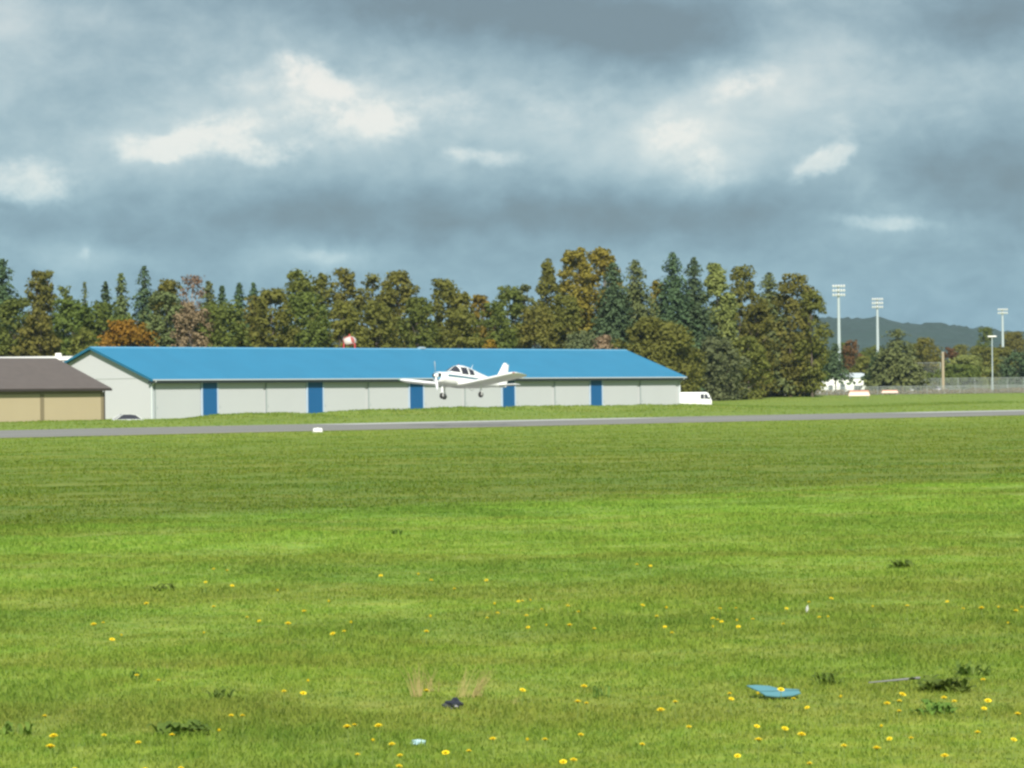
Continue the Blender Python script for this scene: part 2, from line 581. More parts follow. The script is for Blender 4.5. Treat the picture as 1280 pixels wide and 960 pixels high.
# ragged tufts on the bank before the hangars and the rough beyond the runway
n = 30000
a = RNG.random(n) * 190 - 45
b = 11 + RNG.normal(0, 4.0, n)
x = A0.x + a * D2[0] - b * B2[0]; y = A0.y + a * D2[1] - b * B2[1]
cl = fbm(a / 2.0, b / 2.0, 3)
keep = RNG.random(n) < cl * 1.5
x, y, cl = x[keep], y[keep], cl[keep]
n = len(x)
hb = np.interp((x - A0.x) * D2[0] + (y - A0.y) * D2[1], BERM_A, BERM_Hh, left=0.1, right=0.1)
h = (0.06 + 0.30 * np.clip(cl - 0.25, 0, 1) * (0.25 + hb)) * (0.5 + RNG.random(n))
grass_parts.append(blades(np.stack([x, y, gz(x, y)], -1), h, 0.07 + 0.07 * RNG.random(n), 0.3 + 0.5 * RNG.random(n), RNG.random(n) * 0.9))
n = 26000
x, y = wedge(n, 215, 520, 1.4)
q = x * B2[0] + y * B2[1]
aa = (x - A0.x) * D2[0] + (y - A0.y) * D2[1]
bb = -((x - A0.x) * B2[0] + (y - A0.y) * B2[1])
keep = (q > Q_FAR + 0.8) & ((bb > 2.0) | (aa > HL + 10))
x, y = x[keep], y[keep]
cl = fbm(x / 4, y / 8, 3); n = len(x)
h = (0.03 + 0.12 * np.clip(cl - 0.3, 0, 1)) * (0.5 + RNG.random(n))
grass_parts.append(blades(np.stack([x, y, gz(x, y)], -1), h, 0.10 + 0.12 * RNG.random(n), 0.3 + 0.5 * RNG.random(n), RNG.random(n) * 0.93))
v, l, s, t, rn = merge(grass_parts)
grass = link('grass', np_mesh('grass', v, l, s, t, rn), grass_mat('grass_blades', True))
tag(grass, 'green airfield grass, long in front and mown beside the runway', 'grass', kind='stuff')

# ------------------------------------------------------------------ hangars
white_clad = cladding('off_white_cladding', (0.465, 0.475, 0.485), 0.3, 'X', 0.12, 0.03)
door_white = cladding('door_cladding', (0.440, 0.458, 0.470), 0.25, 'X', 0.12, 0.035)
blue_roof = cladding('blue_roof_sheet', (0.028, 0.186, 0.325), 0.45, 'X', 0.14, 0.10, 0.5)
blue_wall = cladding('blue_wall_sheet', (0.012, 0.095, 0.240), 0.3, 'X', 0.25, 0.06)
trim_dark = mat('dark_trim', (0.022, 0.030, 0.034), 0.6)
trim_blue = mat('blue_barge_board', (0.012, 0.115, 0.200), 0.5)
grey_green = mat('grey_green_frame', (0.26, 0.31, 0.31), 0.6)
gutter_m = mat('pale_gutter', (0.42, 0.47, 0.50), 0.45)
pale_blue = mat('pale_blue_trim', (0.40, 0.50, 0.62), 0.5)


def px_t(px):
    return along(px, np.array([A0.x, A0.y]))


hg = thing('hangar', 'long white aircraft hangar with a bright blue roof and blue wall panels', 'hangar', (A0.x, A0.y, 0), TH)
OH = 0.72
ZB = -1.2
prof = [(0, ZB), (HD, ZB), (HD, HE), (HD / 2, HR - 0.18), (0, HE)]
MB().prism(prof, 'x', 0.0, HL).build('wall', white_clad, hg)
# roof: two sheets with real thickness
sl = (HR - HE) / (HD / 2)
rf = MB()
top = [(-OH, HE - OH * sl + 0.10), (HD / 2, HR + 0.02), (HD + OH, HE - OH * sl + 0.10)]
poly = top + [(HD + OH, HE - OH * sl + 0.02), (HD / 2, HR - 0.06), (-OH, HE - OH * sl + 0.02)]
rf.prism(poly, 'x', -0.55, HL + 0.55)
roof = rf.build('roof', blue_roof, hg)
rc = MB().prism([(HD / 2 - 0.35, HR - 0.10), (HD / 2, HR + 0.06), (HD / 2 + 0.35, HR - 0.10), (HD / 2, HR + 0.0)], 'x', -0.57, HL + 0.57)
rc.build('ridge_cap', mat('ridge_blue', (0.10, 0.30, 0.46), 0.5), roof)
for xx in (-0.585, HL + 0.555):
    MB().prism([(-OH - 0.02, HE - OH * sl - 0.14), (-OH - 0.02, HE - OH * sl + 0.11), (HD / 2, HR + 0.035), (HD + OH, HE - OH * sl + 0.11), (HD + OH, HE - OH * sl - 0.14), (HD / 2, HR - 0.24)], 'x', xx, xx + 0.03).build('barge_board', trim_blue, hg)
# gutter, fascia and soffit
zE = HE - OH * sl
MB().box(-0.5, HL + 0.5, -OH - 0.14, -OH - 0.022, zE - 0.05, zE + 0.09).build('gutter', gutter_m, hg, bevel=0.02)
MB().box(-0.5, HL + 0.5, -OH - 0.02, -0.02, zE - 0.30, zE - 0.06).build('soffit', trim_dark, hg)  # box made thicker and near-black, eave shade put into its colour
for xx in (-0.10, HL - 0.05):
    MB().tube([(xx, -OH - 0.06, zE + 0.0), (xx, -OH - 0.06, zE - 0.15), (xx, -0.1, zE - 0.55), (xx, -0.1, ZB)], 0.06, 8).build('downpipe', mat('pale_pipe', (0.62, 0.66, 0.66), 0.4), hg, smooth=True)
MB().box(0.02, HL - 0.02, -0.06, -0.004, HE - 0.85, HE - 0.45).build('door_header', mat('pale_header', (0.40, 0.45, 0.44), 0.6), hg)
# bays
blues = [(252, 270), (383.5, 402), (511, 527.5), (627, 642), (737, 751)]
whites = [(192, 251), (270.5, 330), (331, 383), (402.5, 457), (459, 510.5), (528, 577.5), (579.5, 626.5), (642.5, 690), (692, 736.5), (751.5, 797), (799, 845)]
for i, (p0, p1) in enumerate(blues):
    MB().box(px_t(p0), px_t(p1), -0.16, -0.065, ZB, HE - 0.32).build('wall_panel', blue_wall, hg)
    MB().box(px_t(p0) - 0.18, px_t(p0) - 0.01, -0.19, -0.065, ZB, HE - 0.42).build('door_post', pale_blue, hg)
    MB().box(px_t(p1) + 0.01, px_t(p1) + 0.18, -0.19, -0.065, ZB, HE - 0.42).build('door_post', pale_blue, hg)
for i, (p0, p1) in enumerate(whites):
    a, b = px_t(p0) + 0.2, px_t(p1) - 0.2
    dr = MB().box(a, b, -0.11, -0.063, ZB, HE - 0.62)
    o = dr.build('door', door_white, hg)
    MB().box(a - 0.16, a - 0.01, -0.125, -0.063, ZB, HE - 0.62).build('door_jamb', grey_green, o)
    MB().box(a + 0.15, a + 0.21, -0.14, -0.112, 1.0, 1.25).build('handle', grey_green, o)
for xx in (0.0, HL - 0.2):
    MB().box(xx, xx + 0.2, -0.062, -0.004, ZB, HE - 0.86).build('corner_trim', mat('corner_trim', (0.42, 0.47, 0.50), 0.5), hg)
# gable: flashing line and corner trim
MB().box(-0.03, -0.004, 0.0, HD, HE - 0.06, HE + 0.0).build('flashing', mat('flashing', (0.36, 0.39, 0.37), 0.6), hg)
MB().box(-0.035, -0.004, 0.0, 0.14, ZB, HE - 0.07).build('corner_trim', gutter_m, hg)
# small ridge vents
tv = px_t(552) + 6
MB().prism([(HD / 2 - 0.3, HR), (HD / 2 - 0.3, HR + 0.16), (HD / 2, HR + 0.24), (HD / 2 + 0.3, HR + 0.16), (HD / 2 + 0.3, HR)], 'x', tv, tv + 0.8).build('ridge_vent', mat('vent_metal', (0.30, 0.38, 0.42), 0.4), roof)

# tan hangar
tan = cladding('tan_cladding', (0.380, 0.320, 0.205), 0.3, 'X', 0.15, 0.04)
brown_roof = mat('brown_shingle', (0.105, 0.088, 0.080), 0.9, var=0.22, scale=1.2, bump=0.2)
tan_door = cladding('tan_door_sheet', (0.400, 0.335, 0.215), 0.4, 'X', 0.08, 0.05)
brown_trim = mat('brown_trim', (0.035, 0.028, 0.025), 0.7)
olive_tr = mat('olive_header', (0.20, 0.165, 0.10), 0.7)
th_ = thing('hangar', 'low tan hangar with a brown shingled roof at the left edge', 'hangar', (C0.x, C0.y, 0), TH)
TE, TD, TR, TL = 3.25, 15.0, 6.15, 60.0
tp = [(0, ZB), (TD, ZB), (TD, TE), (TD / 2, TR - 0.15), (0, TE)]
MB().prism(tp, 'x', -TL, 0).build('wall', tan, th_)
ts = (TR - TE) / (TD / 2)
to = 0.55
MB().prism([(-to, TE - to * ts + 0.12), (TD / 2, TR + 0.03), (TD + to, TE - to * ts + 0.12), (TD + to, TE - to * ts + 0.0), (TD / 2, TR - 0.09), (-to, TE - to * ts + 0.0)], 'x', -TL - 0.5, 0.6).build('roof', brown_roof, th_)
MB().box(-TL - 0.4, 0.6, -to - 0.13, -to - 0.005, TE - to * ts - 0.16, TE - to * ts + 0.06).build('gutter', brown_trim, th_)
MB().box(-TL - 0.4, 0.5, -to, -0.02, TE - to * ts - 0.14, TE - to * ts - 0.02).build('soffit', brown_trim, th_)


def px_c(px):
    return along(px, np.array([C0.x, C0.y]))


MB().box(-TL, -0.05, -0.06, -0.004, TE - 0.62, TE - 0.35).build('door_header', olive_tr, th_)
for p0, p1 in ((-75, -10), (-8, 49), (54, 125)):
    MB().box(px_c(p0), px_c(p1), -0.11, -0.004, ZB, TE - 0.64).build('door', tan_door, th_)
for p0, p1 in ((-10, -8.2), (49.2, 53.8), (125.2, 128.5)):
    MB().box(px_c(p0), px_c(p1), -0.14, -0.064, ZB, TE - 0.5).build('door_post', olive_tr, th_)
MB().tube([(0.1, -0.1, ZB), (0.1, -0.1, TE - 0.3)], 0.07, 8).build('downpipe', brown_trim, th_, smooth=True)

# white flat building behind, only its roof edge shows over the brown roof
p = W(-30, 470, 386); p2 = W(90, 470, 386)
wb = thing('storage_building', 'long flat building with a bright white roof edge behind the brown roof', 'building', ((p.x + p2.x) / 2, 386, 0), R(0))
wl = (p2.x - p.x) / 2 + 3
MB().box(-wl, wl, 0, 14, -0.5, 6.87).build('wall', mat('taupe_wall', (0.20, 0.18, 0.13), 0.8), wb)
rfw = MB().prism([(-0.5, 6.89), (-0.5, 7.12), (7, 7.45), (14.5, 7.12), (14.5, 6.89)], 'x', -wl - 0.3, wl + 0.3).build('roof', mat('white_membrane', (0.78, 0.77, 0.72), 0.6, var=0.05), wb)
for k in (0.40, 0.80):
    MB().box(wl * k, wl * k + 0.7, 2.0, 2.7, 7.2, 7.75).build('roof_vent', mat('white_vent', (0.7, 0.7, 0.66), 0.5), rfw, bevel=0.04)
MB().prism([(-4.5, 6.25), (-4.5, 6.42), (-0.02, 6.78), (-0.02, 6.6)], 'x', wl - 6.0, wl + 0.1).build('annex_roof', mat('white_annex', (0.68, 0.68, 0.63), 0.6), wb)
MB().box(wl - 5.8, wl - 0.1, -4.3, -0.03, -0.5, 6.24).build('annex_wall', mat('annex_wall', (0.24, 0.22, 0.17), 0.8), wb)

# red and white checkered tank behind the ridge
tp_ = W(437, 440, 395)
bt = thing('beacon_tank', 'red and white chequered round tank on red legs behind the blue ridge', 'tank', (tp_.x, 395, 0.0))


def checker():
    m, nt, b = nt_of('red_white_panels')
    tc = nt.nodes.new('ShaderNodeTexCoord'); mp = nt.nodes.new('ShaderNodeMapping')
    mp.inputs['Rotation'].default_value = (0.2, 0.3, 0.5)
    mp.inputs['Location'].default_value = (0.3, 0.2, 0.45)
    ck = nt.nodes.new('ShaderNodeTexChecker'); ck.inputs['Scale'].default_value = 1.15
    ck.inputs['Color1'].default_value = (0.50, 0.46, 0.42, 1); ck.inputs['Color2'].default_value = (0.33, 0.085, 0.07, 1)
    nt.links.new(tc.outputs['Object'], mp.inputs['Vector']); nt.links.new(mp.outputs['Vector'], ck.inputs['Vector'])
    nt.links.new(ck.outputs['Color'], b.inputs['Base Color']); b.inputs['Roughness'].default_value = 0.5
    return m


zt = W(437, 427, 395).z
tb = MB()
pr = [(0.0, 0.68), (0.35, 0.64), (0.68, 0.48), (0.84, 0.22), (0.86, 0.0), (0.84, -0.22), (0.66, -0.45), (0.3, -0.58), (0.0, -0.6)]
tb.grid([[(r_ * math.cos(a_ * math.pi / 12), r_ * math.sin(a_ * math.pi / 12), zz) for a_ in range(24)] for r_, zz in pr], True)
tk = tb.build('tank_body', checker(), bt, smooth=True)
tk.location = (0, 0, zt)
rl = mat('red_leg', (0.42, 0.05, 0.05), 0.5)
for sx, sy in ((-1, -1), (1, -1), (1, 1), (-1, 1)):
    MB().tube([(sx * 1.1, sy * 1.1, -0.2), (sx * 0.66, sy * 0.66, zt - 0.2)], 0.10, 8).build('leg', rl, bt)
MB().tube([(0, 0, zt + 0.65), (0, 0, zt + 0.95)], [0.12, 0.04], 8).build('finial', rl, bt)

# ------------------------------------------------------------------ airplane
PS = 205.0
plane_white = mat('white_aircraft_paint', (0.80, 0.81, 0.79), 0.28, var=0.02, coat=0.3)
glass = mat('dark_glass', (0.035, 0.035, 0.045), 0.12, var=0.1, spec=0.6)
rubber = mat('black_rubber', (0.018, 0.018, 0.018), 0.8)
steel = mat('steel', (0.5, 0.5, 0.5), 0.35, 0.8)
stripe_m = mat('teal_stripe', (0.050, 0.135, 0.190), 0.35)
dark_m = mat('dark_opening', (0.012, 0.014, 0.018), 0.8)
TP = R(51.0); PP = R(5.1); PBK = R(2.0)
fwd = Vector((-math.cos(TP) * math.cos(PP), -math.sin(TP) * math.cos(PP), math.sin(PP)))
lft = Vector((math.sin(TP), -math.cos(TP), 0))
lft = (Matrix.Rotation(PBK, 3, fwd) @ lft).normalized()       # raise the left wing
if lft.z < 0:
    lft = (Matrix.Rotation(-PBK, 3, fwd) @ Vector((math.sin(TP), -math.cos(TP), 0))).normalized()
upv = fwd.cross(lft).normalized()
PM = Matrix((fwd, lft, upv)).transposed().to_4x4()
ap = thing('airplane', 'small white low-wing propeller airplane flying just above the runway', 'airplane')
ap.matrix_world = Matrix.Translation(W(543.2, 469.2, PS - 1.8)) @ PM

SECT = [  # x, half width, top, bottom, exponent
    (-0.24, 0.36, 0.21, -0.34, 2.4), (-0.30, 0.43, 0.25, -0.42, 2.5), (-0.45, 0.48, 0.28, -0.48, 2.6), (-0.80, 0.52, 0.32, -0.53, 2.7), (-1.25, 0.55, 0.37, -0.56, 2.8), (-1.45, 0.555, 0.46, -0.565, 2.7),
    (-1.70, 0.56, 0.64, -0.57, 2.6), (-1.98, 0.565, 0.79, -0.57, 2.5), (-2.25, 0.57, 0.85, -0.57, 2.5), (-2.60, 0.57, 0.865, -0.57, 2.5), (-3.0, 0.56, 0.83, -0.56, 2.5), (-3.5, 0.53, 0.735, -0.54, 2.5),
    (-4.2, 0.44, 0.58, -0.48, 2.4), (-5.0, 0.33, 0.42, -0.38, 2.3), (-5.8, 0.22, 0.27, -0.27, 2.2), (-6.5, 0.14, 0.16, -0.22, 2.1), (-7.2, 0.05, 0.05, -0.18, 2.0)]
SX = np.array([s[0] for s in SECT])[::-1]


def sect(x):
    return [float(np.interp(x, SX, np.array([s[k] for s in SECT])[::-1])) for k in range(1, 5)]


def fus(x, t, off=0.0):
    hw, tp, bt_, n = sect(x)
    zc = 0.06 * (tp + bt_)
    c, s = math.cos(t), math.sin(t)
    y = (hw + off) * math.copysign(abs(s) ** (2 / n), s)
    hh = (tp - zc + off) if c > 0 else (zc - bt_ + off)
    if c > 0:
        y *= 1 - 0.16 * (abs(c) ** 1.5) * (1 if tp > 0.45 else 0.5)
    return (x, y, zc + hh * math.copysign(abs(c) ** (2 / n), c))


def t_at(x, z):
    lo, hi = 0.0, math.pi
    for _ in range(40):
        m = (lo + hi) / 2
        if fus(x, m)[2] > z:
            lo = m
        else:
            hi = m
    return (lo + hi) / 2


fx = np.concatenate([np.linspace(-0.24, -0.5, 6), np.linspace(-0.6, -4, 30), np.linspace(-4.2, -7.2, 14)])
fb = MB()
NT = 36
fb.grid([[fus(float(xx), 2 * math.pi * k / NT) for k in range(NT)] for xx in fx], True)
fb.add([fus(-0.24, 2 * math.pi * k / NT) for k in range(NT)], [tuple(range(NT))])
fb.add([fus(-7.2, 2 * math.pi * k / NT) for k in range(NT)], [tuple(range(NT))])
fuse = fb.build('fuselage', plane_white, ap, smooth=True)


def patch(name, x0, x1, zl, zh, side, material, parent, nx=8, nz=6, off=0.012):
    """a panel on the skin; zl, zh give its lower and upper edge at each end"""
    P = []
    for i in range(nx + 1):
        f = i / nx
        x = x0 + (x1 - x0) * f
        a = zl[0] + (zl[1] - zl[0]) * f; b = zh[0] + (zh[1] - zh[0]) * f
        row = []
        for j in range(nz + 1):
            z = a + (b - a) * j / nz
            px_, py_, pz_ = fus(x, t_at(x, z), off)
            row.append((px_, py_ * side, pz_))
        P.append(row)
    return MB().grid(P).build(name, material, parent, smooth=True)


for sd in (1, -1):
    patch('side_window', -2.08, -2.72, (0.25, 0.25), (0.69, 0.71), sd, glass, ap)
    patch('side_window', -2.86, -3.38, (0.25, 0.28), (0.69, 0.59), sd, glass, ap)
    # windscreen half wrapping round to the side
    P = []
    for i in range(9):
        f = i / 8
        row = []
        for j in range(9):
            g = j / 8
            tmax = t_at(-1.95, 0.34)
            t0 = 0.05 + (tmax - 0.05) * g
            xb = -1.30 - 0.18 * g ** 2
            xt = -1.93 - 0.02 * g
            x_ = xb + (xt - xb) * f
            a_, b_, c_ = fus(x_, min(t0, t_at(x_, 0.33)), 0.012)
            row.append((a_, b_ * sd, c_))
        P.append(row)
    MB().grid(P).build('windscreen', glass, ap, smooth=True, fix=False)
    patch('stripe', -0.75, -6.3, (-0.02, 0.03), (0.12, 0.09), sd, stripe_m, ap, nx=40, nz=2, off=0.006)
    patch('nose_stripe', -0.32, -1.2, (0.20, 0.30), (0.245, 0.345), sd, mat('pale_blue_stripe', (0.20, 0.40, 0.55), 0.3), ap, nx=10, nz=2, off=0.006)
    # cowl air intake
    MB().tube([(-0.20, sd * 0.25, 0.04), (-0.26, sd * 0.25, 0.04)], [0.115, 0.125], 14).build('air_intake', dark_m, ap)
MB().box(-0.245, -0.20, -0.12, 0.12, -0.30, -0.20).build('air_intake', dark_m, ap)
MB().grid([[(-0.235, 0.36 * c_ * r_, -0.05 + 0.26 * s_ * r_) for c_, s_ in [(math.cos(k * math.pi / 12), math.sin(k * math.pi / 12)) for k in range(24)]] for r_ in (1.0, 0.02)], True).build('cowl_face', mat('blue_cowl', (0.13, 0.30, 0.42), 0.35), ap)
# spinner and propeller
MB().grid([[(0.06 - 0.30 * f, 0.15 * math.sqrt(f) * math.cos(k * math.pi / 10), 0.15 * math.sqrt(f) * math.sin(k * math.pi / 10)) for k in range(20)] for f in (0.0, 0.08, 0.25, 0.5, 0.8, 1.0)], True).build('spinner', plane_white, ap, smooth=True)
prop = MB()
for sg in (1, -1):
    P = []
    for i in range(13):
        f = i / 12
        r_ = 0.10 + 0.84 * f
        ch = 0.075 + 0.075 * math.sin(math.pi * min(1, f * 0.8 + 0.12)) if f < 0.97 else 0.05
        tw = R(52 - 36 * f)
        row = []
        for u, th in ((-0.5, 0), (-0.2, 0.016), (0.2, 0.014), (0.5, 0), (0.2, -0.006), (-0.2, -0.006)):
            a_ = u * ch
            row.append((-0.12 + a_ * math.sin(tw) + th * math.cos(tw), sg * (a_ * math.cos(tw) - th * math.sin(tw)), sg * r_))
        P.append(row)
    prop.grid(P, True)
pr_o = prop.build('propeller', mat('pale_blade', (0.55, 0.58, 0.60), 0.35, 0.3), ap, smooth=True)
pr_o.rotation_euler = (R(8), 0, 0)


def airfoil(n=12, tk=0.15):
    up = []
    for i in range(n + 1):
        x = 0.5 * (1 - math.cos(math.pi * i / n))
        y = 5 * tk * (0.2969 * math.sqrt(x) - 0.126 * x - 0.3516 * x ** 2 + 0.2843 * x ** 3 - 0.1015 * x ** 4)
        up.append((x, y))
    return [(x, y * 1.15 + 0.01) for x, y in up] + [(x, -y * 0.85) for x, y in up[-2:0:-1]]


AF = airfoil()
DI = R(7.0)
for sd in (1, -1):
    w_ = MB(); P = []
    span = [(0.30, 1.95, -1.72, 1.0), (0.60, 1.82, -1.80, 1.0), (1.05, 1.62, -1.98, 1.0), (2.5, 1.60, -1.98, 1.0), (4.2, 1.60, -1.98, 1.0), (4.55, 1.57, -1.99, 0.92), (4.72, 1.45, -2.05, 0.7), (4.83, 1.18, -2.18, 0.4), (4.87, 0.8, -2.35, 0.1)]
    for y_, ch, le, k in span:
        zr = -0.42 + max(0, y_ - 0.5) * math.tan(DI)
        row = []
        for x_, z_ in AF:
            a_ = R(2.5)
            dx, dz = -x_ * ch, z_ * ch * k
            row.append((le + dx * math.cos(a_), y_ * sd, zr + dz + dx * math.sin(a_) + (0.03 * (1 - k))))
        P.append(row)
    w_.grid(P, True)
    w_.add(P[-1], [tuple(range(len(AF)))])
    wo = w_.build('wing', plane_white, ap, smooth=True)
    # aileron and flap gaps read as thin dark lines
    for y0, y1, nm in ((0.75, 2.35, 'flap'), (2.45, 4.35, 'aileron')):
        a_ = MB()
        zz = lambda yy: -0.42 + max(0, yy - 0.5) * math.tan(DI)
        a_.add([(-3.25, y0 * sd, zz(y0) - 0.065), (-3.25, y1 * sd, zz(y1) - 0.065), (-3.62, y1 * sd, zz(y1) - 0.082), (-3.62, y0 * sd, zz(y0) - 0.082),
                (-3.25, y0 * sd, zz(y0) + 0.02), (-3.25, y1 * sd, zz(y1) + 0.02), (-3.62, y1 * sd, zz(y1) - 0.072), (-3.62, y0 * sd, zz(y0) - 0.072)],
               [(0, 1, 2, 3), (4, 5, 6, 7), (0, 1, 5, 4), (1, 2, 6, 5), (2, 3, 7, 6), (3, 0, 4, 7)])
        a_.build(nm, plane_white, wo)
    tip = MB().tube([(-2.0, 4.74 * sd, -0.42 + 4.24 * math.tan(DI) + 0.02), (-2.14, 4.80 * sd, -0.42 + 4.26 * math.tan(DI) + 0.02)], 0.022, 8)
    tip.build('position_light', mat('red_lens' if sd > 0 else 'green_lens', (0.5, 0.03, 0.03) if sd > 0 else (0.03, 0.4, 0.1), 0.2), wo)
# tailplane
P = []
for y_, ch, le, k in [(-1.55, 0.45, -6.42, 0.2), (-1.50, 0.66, -6.30, 0.8), (-1.40, 0.74, -6.24, 1), (0, 0.76, -6.22, 1), (1.40, 0.74, -6.24, 1), (1.50, 0.66, -6.30, 0.8), (1.55, 0.45, -6.42, 0.2)]:
    P.append([(le - x_ * ch, y_, -0.09 + z_ * ch * k * 0.75) for x_, z_ in AF])
MB().grid(P, True).add(P[0], [tuple(range(len(AF)))]).add(P[-1], [tuple(range(len(AF)))]).build('tailplane', plane_white, ap, smooth=True)
P = []
for z_, ch, le, k in [(0.0, 1.28, -5.75, 1), (0.12, 1.12, -5.92, 1), (0.35, 0.92, -6.16, 1), (0.9, 0.62, -6.56, 1), (1.30, 0.42, -6.84, 1), (1.40, 0.34, -6.92, 0.6), (1.43, 0.22, -7.0, 0.2)]:
    P.append([(le - x_ * ch, (y_ - 0.005) * ch * k * 0.55, z_) for x_, y_ in AF])
fin = MB().grid(P, True).add(P[-1], [tuple(range(len(AF)))]).build('fin', plane_white, ap, smooth=True)
MB().add([(-6.93, 0.045, 0.12), (-6.93, -0.045, 0.12), (-7.235, 0.022, 1.33), (-7.235, -0.022, 1.33), (-7.30, 0, -0.05), (-7.46, 0, 1.36)],
         [(0, 2, 5, 4), (1, 4, 5, 3), (0, 1, 3, 2), (0, 4, 1), (2, 3, 5)]).build('rudder', plane_white, fin)
# landing gear


def wheel(parent, loc, r_, wd):
    prf = [(r_ * 0.45, -wd / 2), (r_ * 0.85, -wd / 2), (r_, -wd * 0.28), (r_, wd * 0.28), (r_ * 0.85, wd / 2), (r_ * 0.45, wd / 2)]
    o = MB().grid([[(a_ * math.cos(k * math.pi / 12), b_, a_ * math.sin(k * math.pi / 12)) for k in range(24)] for a_, b_ in prf + prf[:1]], True).build('wheel', rubber, parent, smooth=True)
    h_ = MB().tube([(0, -wd * 0.42, 0), (0, wd * 0.42, 0)], r_ * 0.46, 16)
    h_.build('rim', mat('pale_rim', (0.30, 0.30, 0.30), 0.5), o)
    o.location = loc
    return o


def gear(x, y, zt_, zb, r_, nm):
    g = MB()
    g.tube([(x, y, zt_), (x, y, (zt_ + zb) / 2)], 0.055, 10).tube([(x, y, (zt_ + zb) / 2), (x, y, zb + r_ * 2 + 0.05)], 0.035, 10)
    for s_ in (-0.085, 0.085):
        g.tube([(x, y + s_, zb + r_ * 2 + 0.04), (x, y + s_, zb + r_)], 0.02, 8)
    g.box(x - 0.04, x + 0.04, y - 0.11, y + 0.11, zb + r_ * 2 + 0.02, zb + r_ * 2 + 0.07)
    g.tube([(x - 0.06, y, (zt_ + zb) / 2 + 0.02), (x - 0.15, y, (zt_ + zb) / 2 - 0.12), (x - 0.05, y, zb + r_ * 2 + 0.06)], 0.015, 6)
    o = g.build(nm, plane_white, ap, smooth=True)
    w_ = wheel(ap, (x, y, zb + r_), r_, 0.16)
    w_.parent = ap
    return o


gear(-0.78, 0, -0.45, -1.43, 0.19, 'nose_gear')
for sd in (1, -1):
    gear(-2.80, 1.52 * sd, -0.38, -1.25, 0.19, 'main_gear')
MB().tube([(-0.95, -0.25, -0.5), (-1.05, -0.26, -0.66), (-1.2, -0.27, -0.68)], 0.035, 8).build('exhaust', steel, ap)
MB().tube([(-3.6, 0.0, 0.68), (-3.78, 0.0, 1.0)], [0.02, 0.008], 6).build('antenna', plane_white, ap)
MB().tube([(-2.3, 0.0, 0.84), (-2.36, 0, 0.93)], [0.03, 0.015], 8).build('beacon', mat('beacon_red', (0.4, 0.03, 0.02), 0.3), ap)
MB().tube([(-3.0, 0.35, -0.55), (-3.25, 0.40, -0.75), (-3.45, 0.40, -0.62)], 0.012, 6).build('step', steel, ap)
patch('door_seam', -2.05, -2.065, (-0.2, -0.2), (0.72, 0.72), -1, trim_dark, ap, nx=1, nz=8, off=0.004)

# ------------------------------------------------------------------ vehicles
van_white = mat('white_van_paint', (0.74, 0.75, 0.74), 0.3, var=0.02, coat=0.3)


def vehicle_wheels(o, xs_, yw, r_):
    for x_ in xs_:
        for s_ in (1, -1):
            w_ = MB().tube([(0, -0.1, 0), (0, 0.1, 0)], r_, 20).build('wheel', rubber, o)
            MB().tube([(0, -0.105, 0), (0, 0.105, 0)], r_ * 0.58, 14).build('rim', steel, w_)
            w_.location = (x_, s_ * yw, r_)


def make_van(label, loc, rz):
    o = thing('van', label, 'van', loc, rz)
    prof = [(-2.45, 0.35), (-2.5, 0.9), (-2.42, 1.85), (-2.2, 2.06), (-1.0, 2.12), (1.75, 2.12), (2.05, 2.02), (2.30, 1.55), (2.46, 1.15), (2.5, 0.9), (2.5, 0.35)]
    b = MB()
    P = []
    for y_, k in ((-0.95, 0.0), (-0.97, 0.0), (0.97, 0.0), (0.95, 0.0)):
        pass
    cols = []
    for x_, z_ in prof:
        tum = 0.10 * max(0, (z_ - 1.1))
        cols.append([(x_, -0.98 + tum, z_), (x_, 0.98 - tum, z_)])
    n_ = len(prof)
    vs = [c for pr_ in cols for c in pr_]
    fs = [(2 * i, 2 * i + 1, 2 * ((i + 1) % n_) + 1, 2 * ((i + 1) % n_)) for i in range(n_)]
    fs += [tuple(2 * i for i in range(n_)), tuple(2 * i + 1 for i in range(n_))]
    b.add(vs, fs)
    b.build('body', van_white, o, bevel=0.05, smooth=True)
    for s_ in (1, -1):
        def yy(z_):
            return s_ * (0.985 - 0.10 * (z_ - 1.1))
        MB().add([(1.05, yy(1.28), 1.28), (2.12, yy(1.28), 1.28), (1.90, yy(1.86), 1.86), (1.05, yy(1.86), 1.86)], [(0, 1, 2, 3)]).build('window', glass, o, fix=False)
        MB().box(1.50, 1.57, s_ * 0.93, s_ * 0.995, 1.28, 1.86).build('window_bar', van_white, o)
        MB().box(2.1, 2.24, s_ * 1.0, s_ * 1.16, 1.3, 1.5).build('mirror', trim_dark, o)
        MB().box(2.44, 2.52, s_ * 0.6, s_ * 0.88, 0.82, 1.02).build('headlight', mat('lamp_glass', (0.6, 0.62, 0.64), 0.15), o)
        MB().box(-2.52, -2.46, s_ * 0.78, s_ * 0.92, 0.9, 1.35).build('tail_light', mat('tail_red', (0.35, 0.02, 0.02), 0.3), o)
    MB().add([(2.08, -0.80, 1.96), (2.08, 0.80, 1.96), (2.34, 0.86, 1.42), (2.34, -0.86, 1.42)], [(0, 1, 2, 3)]).build('windscreen', glass, o, fix=False).location = (0.015, 0, 0.01)
    MB().box(2.42, 2.6, -0.95, 0.95, 0.38, 0.6).build('bumper', trim_dark, o, bevel=0.03)
    vehicle_wheels(o, (-1.5, 1.6), 0.86, 0.33)
    return o


vp = W(866, 500, 409)
make_van('white cargo van parked at the right end of the blue-roofed hangar', (vp.x - 0.2, 409, gz1(vp.x, 409) - 0.05), R(6))


